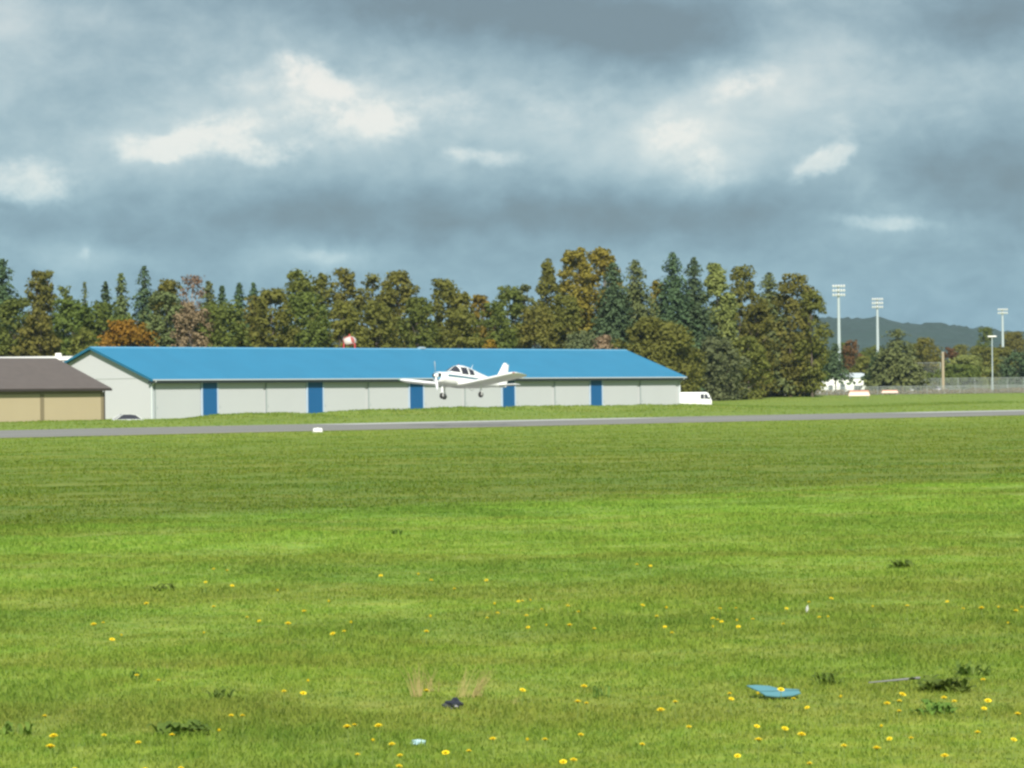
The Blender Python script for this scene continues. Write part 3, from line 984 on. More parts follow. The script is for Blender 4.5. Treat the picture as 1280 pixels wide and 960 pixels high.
def make_car(label, loc, rz, paint, group=None):
    o = thing('car', label, 'car', loc, rz, group)
    prof = [(-2.15, 0.3), (-2.2, 0.62), (-2.1, 0.86), (-1.35, 0.93), (1.0, 0.92), (1.95, 0.78), (2.18, 0.6), (2.15, 0.3)]
    b = MB().prism(prof, 'y', -0.85, 0.85)
    b.build('body', paint, o, bevel=0.06, smooth=True)
    cab = [(-1.75, 0.9), (-1.15, 1.36), (-0.6, 1.44), (0.15, 1.42), (0.95, 0.9)]
    vs = []
    for x_, z_ in cab:
        tw = 0.78 - 0.28 * (z_ - 0.9)
        vs += [(x_, -tw, z_), (x_, tw, z_)]
    n_ = len(cab)
    fs = [(2 * i, 2 * i + 1, 2 * i + 3, 2 * i + 2) for i in range(n_ - 1)] + [tuple(2 * i for i in range(n_)), tuple(2 * i + 1 for i in range(n_)), (0, 1, 2 * n_ - 1, 2 * n_ - 2)]
    MB().add(vs, fs).build('cabin', glass, o, smooth=True)
    rp = [(-1.2, 1.345), (-0.6, 1.455), (0.2, 1.435), (0.2, 1.40), (-0.6, 1.41), (-1.2, 1.31)]
    MB().prism(rp, 'y', -0.67, 0.67).build('roof', paint, o)
    for s_ in (1, -1):
        for x0, x1, t0 in ((-0.55, -0.45, 0.0), (0.1, 0.85, 0.0)):
            pass
        MB().tube([(0.93, s_ * 0.78, 0.93), (0.18, s_ * 0.645, 1.42)], 0.035, 6).build('pillar', paint, o)
        MB().tube([(-1.72, s_ * 0.78, 0.93), (-1.17, s_ * 0.66, 1.34)], 0.05, 6).build('pillar', paint, o)
        MB().box(2.08, 2.2, s_ * 0.5, s_ * 0.78, 0.58, 0.72).build('headlight', mat('lamp_glass', (0.6, 0.62, 0.64), 0.15), o)
    vehicle_wheels(o, (-1.35, 1.3), 0.78, 0.31)
    return o


make_car('silver car half sunk behind the grass by the white gable wall', (CAR_P.x, CAR_P.y, gz1(CAR_P.x, CAR_P.y) + 0.03), R(200), mat('silver_paint', (0.55, 0.58, 0.58), 0.35, 0.0))
carw = mat('pale_car_paint', (0.62, 0.63, 0.66), 0.35)
for px_, lab in ((1149, 'pale car beside the ball field fence, left of the other one'), (1168, 'pale grey car beside the ball field fence, nearer the wooden pole')):
    p = W(px_, 484, 585)
    make_car(lab, (p.x, 585, gz1(p.x, 585)), R(8), carw if px_ < 1160 else mat('lilac_grey_paint', (0.42, 0.40, 0.45), 0.35), 'cars parked beyond the fence')

# ------------------------------------------------------------------ right hand side: fences, poles, building, markers
galv = mat('galvanised', (0.34, 0.37, 0.37), 0.5, 0.2)


def fence(name, label, x0, x1, Y0, Y1, h, gap=0.16, wire=0.012, post=3.2, prad=0.035):
    p0 = W(x0, 490, Y0); p1 = W(x1, 490, Y1)
    a = np.array([p0.x, Y0]); b = np.array([p1.x, Y1])
    L_ = float(np.hypot(*(b - a)))
    rz = math.atan2(b[1] - a[1], b[0] - a[0])
    z0 = gz1(a[0], a[1]); z1 = gz1(b[0], b[1])
    o = thing(name, label, 'fence', (a[0], a[1], z0), rz)
    o.rotation_euler = (0, -math.atan2(z1 - z0, L_), rz)
    m = MB()
    k = int((L_ + h) / gap)
    for i in range(k):
        for s_ in (1, -1):
            u0 = i * gap - (h if s_ > 0 else 0); u1 = u0 + h
            za, zb = (0.05, h) if s_ > 0 else (h, 0.05)
            if u0 < 0:
                za += (zb - za) * (-u0) / h; u0 = 0
            if u1 > L_:
                zb += (za - zb) * (u1 - L_) / max(1e-3, (u1 - u0)); u1 = L_
            if u1 - u0 < 0.02:
                continue
            w_ = wire
            m.add([(u0, s_ * 0.004, za - w_), (u1, s_ * 0.004, zb - w_), (u1, s_ * 0.004, zb + w_), (u0, s_ * 0.004, za + w_)], [(0, 1, 2, 3)])
    m.build('mesh_panel', galv, o, fix=False)
    MB().tube([(0, 0, h), (L_, 0, h)], 0.03, 6).build('top_rail', galv, o)
    npost = min(95, int(L_ / post))
    for i in range(npost + 1):
        MB().tube([(L_ * i / npost, 0.05, -0.4), (L_ * i / npost, 0.05, h + 0.06)], prad, 6).build('post', galv, o)
    return o


fence('chain_link_fence', 'low grey chain-link fence along the far edge of the airfield grass', 838, 1300, 512, 545, 1.35)
fence('chain_link_fence', 'taller chain-link fence of the ball field under the light poles', 1135, 1300, 592, 610, 2.9, 0.2, 0.014, 4.0, 0.05)
bs = fence('backstop_fence', 'high thin backstop net of the ball field left of the wooden pole', 1062, 1176, 640, 640, 6.2, 0.5, 0.010, 6.0, 0.06)


def light_pole(label, px, ytop, Yd, rows, lamps=5, wid=2.4, rz=0.0):
    t = W(px, ytop, Yd)
    z0 = gz1(t.x, Yd)
    o = thing('floodlight_pole', label, 'light pole', (t.x, Yd, z0), rz, 'ball field floodlights')
    H = t.z - z0
    MB().tube([(0, 0, -0.3), (0, 0, H * 0.5), (0, 0, H)], [0.40, 0.32, 0.22], 12).build('pole', mat('pale_pole', (0.36, 0.42, 0.43), 0.45), o, smooth=True)
    lm = mat('lamp_white', (0.80, 0.80, 0.78), 0.3, var=0.03)
    for r_ in range(rows):
        z = H - 0.15 - r_ * 0.84
        MB().box(-wid / 2, wid / 2, -0.30, -0.20, z - 0.06, z + 0.06).build('cross_arm', mat('pale_pole', (0.5, 0.5, 0.5)), o)
        for k in range(lamps):
            x_ = -wid / 2 + 0.2 + (wid - 0.4) * k / (lamps - 1)
            l_ = MB().tube([(0, 0.12, 0.16), (0, -0.04, 0.06), (0, -0.24, -0.10)], [0.07, 0.17, 0.21], 12).build('floodlight', lm, o, smooth=True)
            l_.location = (x_, -0.42, z + 0.1)
    return o


light_pole('tallest floodlight pole with three rows of lamps beside the tall trees', 1048, 357, 600, 3)
light_pole('floodlight pole with three rows of lamps rising behind the dark conifer', 1096.5, 373.5, 680, 3)
light_pole('farthest floodlight pole with two rows of lamps near the right edge', 1253, 386.5, 760, 2)
# low street lamps
for px, yt, Yd, lab in ((1240, 420.5, 600, 'street lamp with one flat white head beside the farthest floodlight pole'), (863, 436, 470, 'lamp post with a short pale arm among trees behind the white van')):
    t = W(px, yt, Yd); z0 = gz1(t.x, Yd); H = t.z - z0
    o = thing('street_lamp', lab, 'street lamp', (t.x, Yd, z0))
    MB().tube([(0, 0, -0.3), (0, 0, H)], [0.13, 0.09], 10).build('pole', mat('pale_pole', (0.5, 0.5, 0.5)), o, smooth=True)
    MB().prism([(-0.9, -0.02), (-0.7, 0.12), (0.7, 0.12), (0.9, -0.02), (0.6, -0.1), (-0.6, -0.1)], 'y', -0.25, 0.25).build('lamp_head', mat('lamp_white', (0.8, 0.8, 0.78)), o).location = (0, 0, H)
t = W(1178.5, 440, 575)
o = thing('utility_pole', 'thick weathered wooden pole standing beyond the ball field fence', 'pole', (t.x, 575, gz1(t.x, 575)))
Hp = t.z - gz1(t.x, 575)
MB().tube([(0, 0, -0.3), (0, 0, Hp)], [0.30, 0.24], 12).build('pole', mat('weathered_wood', (0.30, 0.25, 0.17), 0.9, var=0.3, stretch=(4, 4, 0.5)), o, smooth=True)
MB().tube([(0, 0, Hp), (0, 0, Hp + 0.06)], [0.26, 0.2], 12).build('cap', galv, o)
# pale wall on the far right
p0 = W(1176, 484, 590); p1 = W(1320, 484, 605)
o = MB().box(0, p1.x - p0.x, -0.15, 0.15, -0.2, 0.62).build('low_wall', mat('pale_concrete', (0.50, 0.49, 0.45), 0.85), bevel=0.02)
o.location = (p0.x, 590, gz1(p0.x, 590)); o.rotation_euler = (0, 0, math.atan2(15, p1.x - p0.x))
tag(o, 'long low pale concrete wall beside the ball field at the right edge', 'wall')

# white clubhouse behind the cedars
p = W(1047, 486, 572)
cb = thing('clubhouse', 'white low building with a pale curved-edge roof behind the dark cedar', 'building', (p.x, 572, gz1(p.x, 572)), R(3))
cw = mat('white_siding', (0.66, 0.67, 0.64), 0.6, var=0.08, scale=0.6)
MB().box(-7.2, 5.3, 0, 6, -0.3, 3.0).build('wall', cw, cb)
MB().prism([(-0.15, 2.95), (-0.15, 3.10), (1.2, 3.9), (4.8, 3.9), (6.15, 3.10), (6.15, 2.95)], 'x', -0.9, 5.45).build('roof', mat('pale_blue_roof', (0.40, 0.45, 0.48), 0.5), cb)
MB().prism([(-0.3, 2.95), (-0.3, 3.05), (3, 3.4), (6.3, 3.05), (6.3, 2.95)], 'x', -7.5, -0.92).build('roof', mat('pale_roof', (0.6, 0.61, 0.6), 0.5), cb)
for x0, x1, z0, z1, nm in ((0.5, 1.3, 0.0, 1.9, 'door'), (-4.6, -3.2, 0.9, 1.7, 'window'), (3.0, 4.2, 0.8, 1.6, 'window'), (-1.6, -0.9, 0.9, 1.7, 'window')):
    f_ = MB().box(x0 - 0.08, x1 + 0.08, -0.05, -0.004, z0 - 0.08 if nm == 'window' else z0, z1 + 0.08).build(nm, mat('grey_frame', (0.35, 0.36, 0.36)), cb)
    MB().box(x0, x1, -0.075, -0.055, z0, z1).build('pane', mat('dark_pane', (0.10, 0.12, 0.12), 0.2), f_)  # panes carry one even dark colour

# orange and white field markers beyond the runway
og = mat('faded_orange', (0.50, 0.22, 0.16), 0.6)
pk = mat('faded_pink', (0.66, 0.50, 0.42), 0.6)
for px, yb, Yd, wd, hh, lab in ((1073.5, 500, 470, 3.2, 0.78, 'larger faded orange and pink marker board on the far grass'), (1112, 496.3, 500, 2.7, 0.42, 'smaller pale pink marker board on the far grass')):
    t = W(px, yb, Yd); z0 = gz1(t.x, Yd)
    o = thing('marker_board', lab, 'marker', (t.x, Yd, z0), 0, 'marker boards beyond the runway')
    zt_ = max(0.35, t.z - z0)
    hb = zt_ + hh
    MB().add([(-wd / 2, -0.5, zt_), (wd / 2, -0.5, zt_), (wd / 2 * 0.9, 0.0, zt_ + hh * 0.72), (-wd / 2 * 0.82, 0.0, zt_ + hh * 0.72),
              (-wd / 2, -0.42, zt_), (wd / 2, -0.42, zt_), (wd / 2 * 0.9, 0.08, zt_ + hh * 0.72), (-wd / 2 * 0.82, 0.08, zt_ + hh * 0.72)],
             [(0, 1, 2, 3), (7, 6, 5, 4), (0, 4, 5, 1), (1, 5, 6, 2), (2, 6, 7, 3), (3, 7, 4, 0)]).build('panel', pk, o)
    MB().box(-wd / 2 * 0.82, wd / 2 * 0.9, 0.0, 0.09, zt_ + hh * 0.73, hb).build('top_band', og, o)
    for sx in (-0.8, 0.8):
        MB().tube([(sx * wd / 2, -0.2, -0.2), (sx * wd / 2, -0.2, zt_ + 0.1)], 0.05, 8).build('leg', galv, o)

# white block on the runway edge
t = G(397, 540.0)
o = thing('runway_marker', 'small white marker block at the near edge of the runway', 'marker', (t.x, t.y, gz1(t.x, t.y)), R(8))
MB().prism([(-0.26, 0.04), (-0.25, 0.19), (-0.21, 0.23), (0.21, 0.23), (0.25, 0.19), (0.26, 0.04)], 'y', -0.16, 0.16).build('block', mat('white_plastic', (0.74, 0.75, 0.73), 0.5), o, bevel=0.02)
MB().box(-0.31, 0.31, -0.19, 0.19, -0.03, 0.038).build('base', mat('grey_base', (0.4, 0.4, 0.38), 0.8), o)
MB().tube([(0, 0, 0.22), (0, 0, 0.26)], [0.05, 0.03], 10).build('lens', mat('pale_lens', (0.7, 0.7, 0.65), 0.2), o)

# ------------------------------------------------------------------ trees
BARK = mat('bark', (0.10, 0.080, 0.060), 0.9, var=0.3, scale=2.0)
BARK_PALE = mat('pale_bark', (0.26, 0.22, 0.18), 0.9, var=0.3, scale=2.0)
LM = {
    'olive': leaf_mat('olive_leaves', (0.070, 0.082, 0.018), (0.140, 0.142, 0.036)),
    'green': leaf_mat('green_leaves', (0.052, 0.080, 0.020), (0.112, 0.138, 0.034)),
    'gold': leaf_mat('golden_leaves', (0.100, 0.086, 0.016), (0.205, 0.158, 0.034)),
    'brown': leaf_mat('brown_olive_leaves', (0.074, 0.080, 0.019), (0.148, 0.136, 0.036)),
    'orange': leaf_mat('orange_leaves', (0.085, 0.095, 0.014), (0.250, 0.140, 0.018)),
    'red': leaf_mat('red_leaves', (0.095, 0.062, 0.030), (0.140, 0.078, 0.040)),
    'fir': leaf_mat('dark_needles', (0.020, 0.040, 0.022), (0.054, 0.082, 0.042), 0.1),
    'fir2': leaf_mat('mid_needles', (0.036, 0.056, 0.024), (0.092, 0.108, 0.042), 0.1),
    'grey': leaf_mat('grey_green_leaves', (0.060, 0.085, 0.045), (0.125, 0.145, 0.075)),
    'poplar': leaf_mat('poplar_leaves', (0.095, 0.125, 0.036), (0.200, 0.220, 0.078)),
    'bare': leaf_mat('pinkish_twigs', (0.130, 0.090, 0.065), (0.220, 0.160, 0.115)),
}


def leaf_quads(cen, nrm, size, rnd):
    n = len(cen)
    nrm = nrm / np.maximum(1e-6, np.linalg.norm(nrm, axis=1, keepdims=True))
    r = RNG.normal(size=(n, 3))
    u = np.cross(nrm, r); u /= np.maximum(1e-6, np.linalg.norm(u, axis=1, keepdims=True))
    w = np.cross(nrm, u)
    s = size[:, None] * 0.5
    asp = (0.55 + 0.5 * RNG.random(n))[:, None]
    v = np.stack([cen - u * s, cen - w * s * asp + nrm * s * 0.25, cen + u * s, cen + w * s * asp + nrm * s * 0.25], 1).reshape(-1, 3)
    loops = np.arange(n * 4)
    return v, loops, np.arange(n) * 4, np.full(n, 4), rnd


def broadleaf(H, Rr, kind, crown0=0.15, dens=1.0, shape='oval', size=0.42):
    """crown of leaf clumps hung through an uneven envelope"""
    k = int(44 + 1.75 * H * Rr)
    fz = RNG.random(k) ** 0.85
    if shape == 'oval':
        prof = np.sin(np.pi * np.clip(0.12 + 0.80 * fz, 0, 1)) ** 0.7
    elif shape == 'round':
        prof = np.sqrt(np.clip(1 - (1.8 * fz - 0.85) ** 2, 0.05, 1))
    elif shape == 'spread':
        prof = np.sqrt(np.clip(1 - (1.1 * fz - 0.12) ** 2, 0.02, 1))
    elif shape == 'column':
        prof = np.clip(np.minimum(1.0, (1 - fz) * 2.6), 0.18, 1) * (0.8 + 0.2 * np.sin(fz * 9))
    an = RNG.random(k) * 2 * np.pi
    ph = RNG.random(4) * 6.28
    wob = 0.84 + 0.22 * np.sin(an * 2 + ph[0] + fz * 5) + 0.16 * np.sin(an * 3 + ph[1] - fz * 8)
    rad = prof * wob * Rr * np.sqrt(0.25 + 0.75 * RNG.random(k)) * 0.92
    cz = H * (crown0 + (1 - crown0) * fz * 0.97)
    cx, cy = rad * np.cos(an), rad * np.sin(an)
    lean = RNG.normal(0, 0.02 * H, 2)
    cx += lean[0] * fz; cy += lean[1] * fz
    cr = (0.55 + 0.75 * RNG.random(k)) * (0.55 + 0.17 * Rr) * (1.05 - 0.35 * fz)
    per = np.clip((46 * dens * (cr ** 1.5)).astype(int), 20, 160)
    idx = np.repeat(np.arange(k), per)
    n = len(idx)
    d = RNG.normal(size=(n, 3)); d /= np.linalg.norm(d, axis=1, keepdims=True)
    rr = cr[idx] * (0.45 + 0.6 * RNG.random(n))
    cen = np.stack([cx[idx] + d[:, 0] * rr, cy[idx] + d[:, 1] * rr, cz[idx] + d[:, 2] * rr * 0.72], 1)
    cen[:, 2] = np.minimum(cen[:, 2], H * (1 - 0.02 * RNG.random(n)))
    nrm = d * 0.9 + RNG.normal(size=(n, 3)) * 0.40 + np.array([0, 0, 0.35])
    crn = RNG.random(k)
    rnd = np.clip(0.55 * crn[idx] + 0.45 * RNG.random(n), 0, 1)
    leafs = leaf_quads(cen, nrm, size * (0.6 + 0.9 * RNG.random(n)), rnd)
    limbs = [(cx[i], cy[i], cz[i]) for i in RNG.choice(k, min(k, 14), replace=False)]
    return leafs, limbs


def conifer(H, Rr, dens=1.0, ragged=0.42, crown0=0.04, size=0.55):
    cs, ns, rs = [], [], []
    z = H * crown0
    while z < H * 0.995:
        f = z / H
        L_ = Rr * (1 - f) ** 0.68 + 0.12
        nb = max(4, int((5 + 5 * (1 - f)) * dens))
        a0 = RNG.random() * 6.28
        for b in range(nb):
            a = a0 + 6.283 * b / nb + RNG.normal(0, 0.2)
            ln = L_ * (1 - ragged + 2 * ragged * RNG.random())
            if RNG.random() < 0.08:
                ln *= 0.5
            m = max(3, int(ln * 5.5))
            t = (np.arange(m) + RNG.random(m)) / m
            t = t ** 0.75
            dz = 0.10 * ln - 0.42 * ln * t ** 1.6 + RNG.normal(0, 0.13, m)
            if f > 0.85:
                dz += 0.5 * ln * t
            side = RNG.normal(0, 0.16 * ln ** 0.6, m) * (0.4 + t)
            x = np.cos(a) * ln * t - np.sin(a) * side; y = np.sin(a) * ln * t + np.cos(a) * side
            cs.append(np.stack([x, y, z + dz], 1))
            nn = RNG.normal(size=(m, 3)) * 0.5 + np.array([np.cos(a) * 0.6, np.sin(a) * 0.6, 0.75])
            ns.append(nn)
            rs.append(np.clip(0.5 * RNG.random() + 0.5 * RNG.random(m), 0, 1))
        z += (0.30 + 0.25 * RNG.random()) * (0.6 + 0.6 * (1 - f)) / max(0.6, dens) * max(1.0, H / 20)
    cen = np.concatenate(cs); nrm = np.concatenate(ns); rnd = np.concatenate(rs)
    sz = size * (0.55 + 0.8 * RNG.random(len(cen))) * np.clip(1.15 - 0.55 * cen[:, 2] / H, 0.4, 1.2)
    cen[:, 2] = np.clip(cen[:, 2], 0.05, H)
    return leaf_quads(cen, nrm, sz, rnd), []


def plant_tree(name, label, px, ytop, wpx, Yd, kind, form, group='trees behind the hangars', c0=0.10, dens=1.0, size=0.40):
    t = W(px, ytop, Yd)
    z0 = gz1(t.x, Yd)
    H = t.z - z0
    Rr = wpx / 2 * Yd / F
    cat = {'conifer_tree': 'conifer', 'poplar_tree': 'poplar', 'shrub': 'shrub'}.get(name, 'tree')
    o = thing(name, label, cat, (t.x, Yd, z0), RNG.random() * 6.28, group)
    if form == 'fir':
        lf, limbs = conifer(H, Rr * 1.75, dens * 1.45, crown0=c0, size=0.60)
    else:
        lf, limbs = broadleaf(H, Rr * (1.28 if group != 'trees round the ball field' else 1.2), kind, c0, dens, form, size)
    cr = link('crown', np_mesh('crown', *lf), LM[kind], o)
    tk = MB()
    tr = max(0.09, 0.014 * H)
    bend = RNG.normal(0, 0.012 * H, 2)
    pts = [(bend[0] * (f ** 2), bend[1] * (f ** 2), H * f * 0.93 - (0.3 if f == 0 else 0)) for f in (0, 0.25, 0.5, 0.75, 1.0)]
    tk.tube(pts, [tr, tr * 0.8, tr * 0.55, tr * 0.3, tr * 0.08], 8)
    for l_ in limbs:
        zs = max(0.12 * H, l_[2] - 0.5 * math.hypot(l_[0], l_[1]) - 0.12 * H)
        f = zs / H
        tk.tube([(bend[0] * f * f, bend[1] * f * f, zs), (l_[0] * 0.55, l_[1] * 0.55, (zs + l_[2]) / 2 + 0.02 * H), l_], [tr * 0.35, tr * 0.22, tr * 0.06], 5)
    tk.build('trunk', BARK_PALE if kind in ('bare', 'gold', 'poplar') else BARK, o, smooth=True, fix=False)
    return o


T = plant_tree
# --- back row from left to right
T('conifer_tree', 'broad dark green conifer at the left edge of the photo', 2, 324, 62, 420, 'fir', 'fir')
T('cottonwood_tree', 'tall olive tree with split open crown right of the dark left-edge conifer', 46, 334, 30, 425, 'olive', 'oval', c0=0.2, dens=0.75)
T('cottonwood_tree', 'slim olive tree joined to the split-crowned one on its right', 64, 335, 28, 427, 'olive', 'oval', c0=0.2, dens=0.7)
T('broadleaf_tree', 'small rounded olive tree low beside the split-crowned olive tree', 82, 354, 26, 424, 'green', 'oval', c0=0.1, dens=0.8)
T('conifer_tree', 'thin pale sparse conifer standing alone against the sky on the left', 106, 353, 14, 432, 'grey', 'fir', dens=0.6)
T('conifer_tree', 'small pointed conifer left of the twin-tipped conifer pair', 132, 353, 22, 430, 'fir', 'fir')
T('conifer_tree', 'pointed mid green conifer left of the tallest dark left-hand conifer', 151, 342, 28, 432, 'fir2', 'fir')
T('conifer_tree', 'tallest dark conifer above the orange maple', 180, 333, 36, 436, 'fir', 'fir', dens=0.85)
T('broadleaf_tree', 'brown-green round-topped tree right of the tallest left-hand conifer', 208, 346, 46, 430, 'brown', 'oval')
T('bare_tree', 'pinkish half-bare tree between dark conifers on the left', 240, 343, 42, 434, 'bare', 'oval', dens=0.40, size=0.30, c0=0.25)
T('conifer_tree', 'dull green conifer right of the pinkish half-bare tree', 261, 352, 36, 428, 'fir2', 'fir')
T('conifer_tree', 'short conifer tip just right of the dull green conifer', 277, 358, 22, 438, 'fir', 'fir')
T('conifer_tree', 'dark narrow conifer, left of a close pair', 299, 354, 26, 436, 'fir', 'fir')
T('conifer_tree', 'dark narrow conifer, right of a close pair', 317, 354, 26, 434, 'fir', 'fir')
T('broadleaf_tree', 'low brownish tree before the close pair of conifers', 320, 367, 44, 424, 'brown', 'oval')
T('cottonwood_tree', 'leftmost tall olive tree of the wide clump behind the blue roof', 371, 334, 48, 430, 'olive', 'oval', c0=0.05)
T('cottonwood_tree', 'narrow olive tree between two taller ones behind the blue roof', 401, 337, 32, 434, 'olive', 'oval', c0=0.05)
T('cottonwood_tree', 'narrow olive tree with round tip above the chequered tank', 428, 333, 36, 436, 'brown', 'oval', c0=0.05)
T('cottonwood_tree', 'big broad olive tree, left half of the dome above the blue roof', 466, 341, 56, 436, 'olive', 'round', c0=0.0)
T('cottonwood_tree', 'big broad olive tree, right half of the dome above the blue roof', 495, 335, 64, 440, 'brown', 'round', c0=0.0)
T('cottonwood_tree', 'pointed olive-gold tree above the airplane nose', 558, 347, 50, 446, 'olive', 'oval', c0=0.05)
T('cottonwood_tree', 'golden-brown shoulder tree above the airplane cabin', 578, 361, 34, 444, 'brown', 'oval', c0=0.05)
T('broadleaf_tree', 'short golden-olive tree between the airplane and its tail', 602, 367, 36, 450, 'gold', 'oval', c0=0.05)
T('broadleaf_tree', 'rounded green tree above the airplane tail', 637, 355, 50, 452, 'green', 'oval', c0=0.05)
T('broadleaf_tree', 'dark green tree left of the slender tall olive tree', 661, 354, 34, 456, 'fir2', 'oval', c0=0.05)
T('cottonwood_tree', 'slender tall olive tree left of the golden-topped tall trees', 683, 321, 40, 460, 'olive', 'column', c0=0.05, dens=1.3)
T('cottonwood_tree', 'highest tree, golden topped, left of two golden crowns', 720, 306, 50, 466, 'gold', 'round', c0=0.05, dens=1.3)
T('cottonwood_tree', 'right one of two high golden crowns above the blue roof', 755, 307, 46, 470, 'gold', 'round', c0=0.05, dens=1.3)
T('conifer_tree', 'dark blue-green conifer before the right golden crown', 766, 329, 54, 462, 'fir', 'fir')
T('conifer_tree', 'olive-green conifer right of the dark one by the golden crowns', 794, 325, 54, 466, 'fir2', 'fir')
T('broadleaf_tree', 'small golden tree squeezed between tall conifers', 823, 344, 26, 474, 'gold', 'oval', c0=0.05)
T('conifer_tree', 'left one of two dark tall conifers above the hangar right end', 841, 316, 52, 470, 'fir', 'fir')
T('conifer_tree', 'right one of two dark tall conifers above the hangar right end', 867, 322, 46, 472, 'fir', 'fir')
T('poplar_tree', 'pale green columnar poplar behind the white van', 899, 327, 54, 474, 'poplar', 'column', c0=0.02, dens=1.7)
T('cottonwood_tree', 'olive tree close behind the pale poplar on its right', 924, 331, 40, 486, 'olive', 'oval', c0=0.05)
T('conifer_tree', 'dark conifer half hidden behind the yellowish end tree', 961, 341, 48, 492, 'fir2', 'fir')
T('cottonwood_tree', 'yellow-olive tall tree near the right end of the tall row', 987, 341, 56, 490, 'brown', 'oval', c0=0.05)
T('cottonwood_tree', 'last olive tree ending the tall row toward the floodlights', 1014, 362, 38, 488, 'olive', 'oval', c0=0.05)
T('broadleaf_tree', 'olive tree filling between the poplar and the row end', 945, 372, 46, 484, 'olive', 'oval', c0=0.02)
# --- front row, understory
U = 'lower trees in front of the tall row'
T('maple_tree', 'orange autumn maple above the left end of the blue roof', 158, 400, 76, 402, 'orange', 'spread', U, c0=0.02, dens=1.2)
T('broadleaf_tree', 'dark green low tree over the brown roof left edge', 16, 371, 62, 412, 'green', 'round', U, c0=0.0)
T('broadleaf_tree', 'brown-olive low tree rising over the white flat building', 50, 385, 56, 408, 'brown', 'round', U, c0=0.0)
T('broadleaf_tree', 'green low tree left of the orange maple', 92, 374, 76, 414, 'green', 'round', U, c0=0.0)
T('broadleaf_tree', 'green low tree just behind the orange maple', 130, 376, 70, 418, 'green', 'round', U, c0=0.0)
T('broadleaf_tree', 'dull yellow-green bush between the maple and the white building', 103, 408, 40, 405, 'olive', 'round', U, c0=0.0)
T('broadleaf_tree', 'low dark tree right of the orange maple', 208, 363, 64, 415, 'fir2', 'round', U, c0=0.0)
T('broadleaf_tree', 'low grey-brown tree below the pinkish half-bare tree', 240, 375, 52, 412, 'bare', 'oval', U, c0=0.0, dens=0.8)
T('broadleaf_tree', 'low green tree under the dull green conifer', 275, 374, 70, 414, 'green', 'round', U, c0=0.0)
T('broadleaf_tree', 'low brown-olive tree left of the wide olive clump', 338, 359, 68, 416, 'olive', 'round', U, c0=0.0)
T('broadleaf_tree', 'low green tree under the leftmost tall olive tree', 385, 364, 62, 418, 'green', 'round', U, c0=0.0)
T('broadleaf_tree', 'low brown tree left behind the chequered tank', 424, 374, 46, 420, 'brown', 'round', U, c0=0.0)
T('broadleaf_tree', 'low olive tree under the broad olive dome', 470, 376, 60, 424, 'olive', 'round', U, c0=0.0)
T('broadleaf_tree', 'low green tree under the right half of the dome', 520, 371, 54, 428, 'green', 'round', U, c0=0.0)
T('broadleaf_tree', 'low olive tree straight above the airplane windscreen', 572, 384, 54, 432, 'olive', 'round', U, c0=0.0)
T('broadleaf_tree', 'low bright green tree above the airplane tail cone', 618, 378, 56, 436, 'green', 'round', U, c0=0.0)
T('maple_tree', 'small orange tree just peeping over the ridge above the airplane', 617, 424, 20, 424, 'orange', 'round', U, c0=0.0)
T('broadleaf_tree', 'low brown-olive tree under the slender tall olive tree', 668, 381, 58, 440, 'brown', 'round', U, c0=0.0)
T('broadleaf_tree', 'low gold and green tree under the highest golden tree', 708, 366, 52, 446, 'olive', 'round', U, c0=0.0)
T('broadleaf_tree', 'low grey-green round tree on the ridge line beneath the golden crowns', 730, 412, 46, 440, 'grey', 'round', U, c0=0.0)
T('broadleaf_tree', 'low pinkish-brown bush beside the grey-green one on the ridge line', 756, 419, 36, 436, 'bare', 'round', U, c0=0.0)
T('maple_tree', 'wide yellow-olive maple drooping over the hangar right end', 815, 396, 100, 446, 'olive', 'spread', U, c0=0.0, dens=1.2)
T('broadleaf_tree', 'dark green understory tree behind the street lamp arm', 848, 415, 50, 452, 'olive', 'round', U, c0=0.0)
T('broadleaf_tree', 'grey-green understory tree at the foot of the pale poplar', 897, 420, 56, 466, 'grey', 'round', U, c0=0.0)
T('broadleaf_tree', 'olive understory tree right of the poplar foot', 935, 420, 48, 472, 'olive', 'round', U, c0=0.0)
T('shrub', 'round golden-olive bush behind the fence at the end of the tall row', 968, 446, 46, 500, 'gold', 'round', U, c0=0.0)
T('broadleaf_tree', 'green understory tree below the yellow-olive tall tree', 1000, 415, 50, 496, 'green', 'round', U, c0=0.0)
# --- right side
S = 'trees round the ball field'
T('cedar_tree', 'dark cedar with layered limbs before the white clubhouse', 1044, 430, 32, 535, 'fir', 'fir', S, dens=0.8, c0=0.36)
T('cedar_tree', 'smaller dark cedar left of the layered one', 1022, 443, 32, 540, 'fir', 'round', S, c0=0.38, dens=0.7)
T('maple_tree', 'small red autumn tree between the two tallest floodlight poles', 1067, 424, 26, 640, 'red', 'oval', S, c0=0.0)
T('broadleaf_tree', 'small yellow-green tree beside the red autumn tree', 1055, 428, 24, 650, 'green', 'oval', S, c0=0.0)
T('conifer_tree', 'bushy dark conifer right of the white clubhouse', 1121, 412, 58, 545, 'fir2', 'fir', S, dens=0.9)
T('conifer_tree', 'low dark conifer against the left flank of the bushy conifer', 1100, 440, 34, 548, 'fir', 'round', S, c0=0.0)
T('broadleaf_tree', 'dull olive tree between the bushy conifer and the wooden pole', 1158, 421, 40, 660, 'brown', 'oval', S, c0=0.0)
T('broadleaf_tree', 'grey-green low tree behind the backstop net', 1142, 445, 44, 670, 'grey', 'round', S, c0=0.0)
T('maple_tree', 'small dull red tree right of the wooden pole', 1187, 434, 20, 680, 'red', 'oval', S, c0=0.0)
T('broadleaf_tree', 'yellow-green wide low tree right of the wooden pole', 1207, 444, 56, 660, 'poplar', 'round', S, c0=0.0)
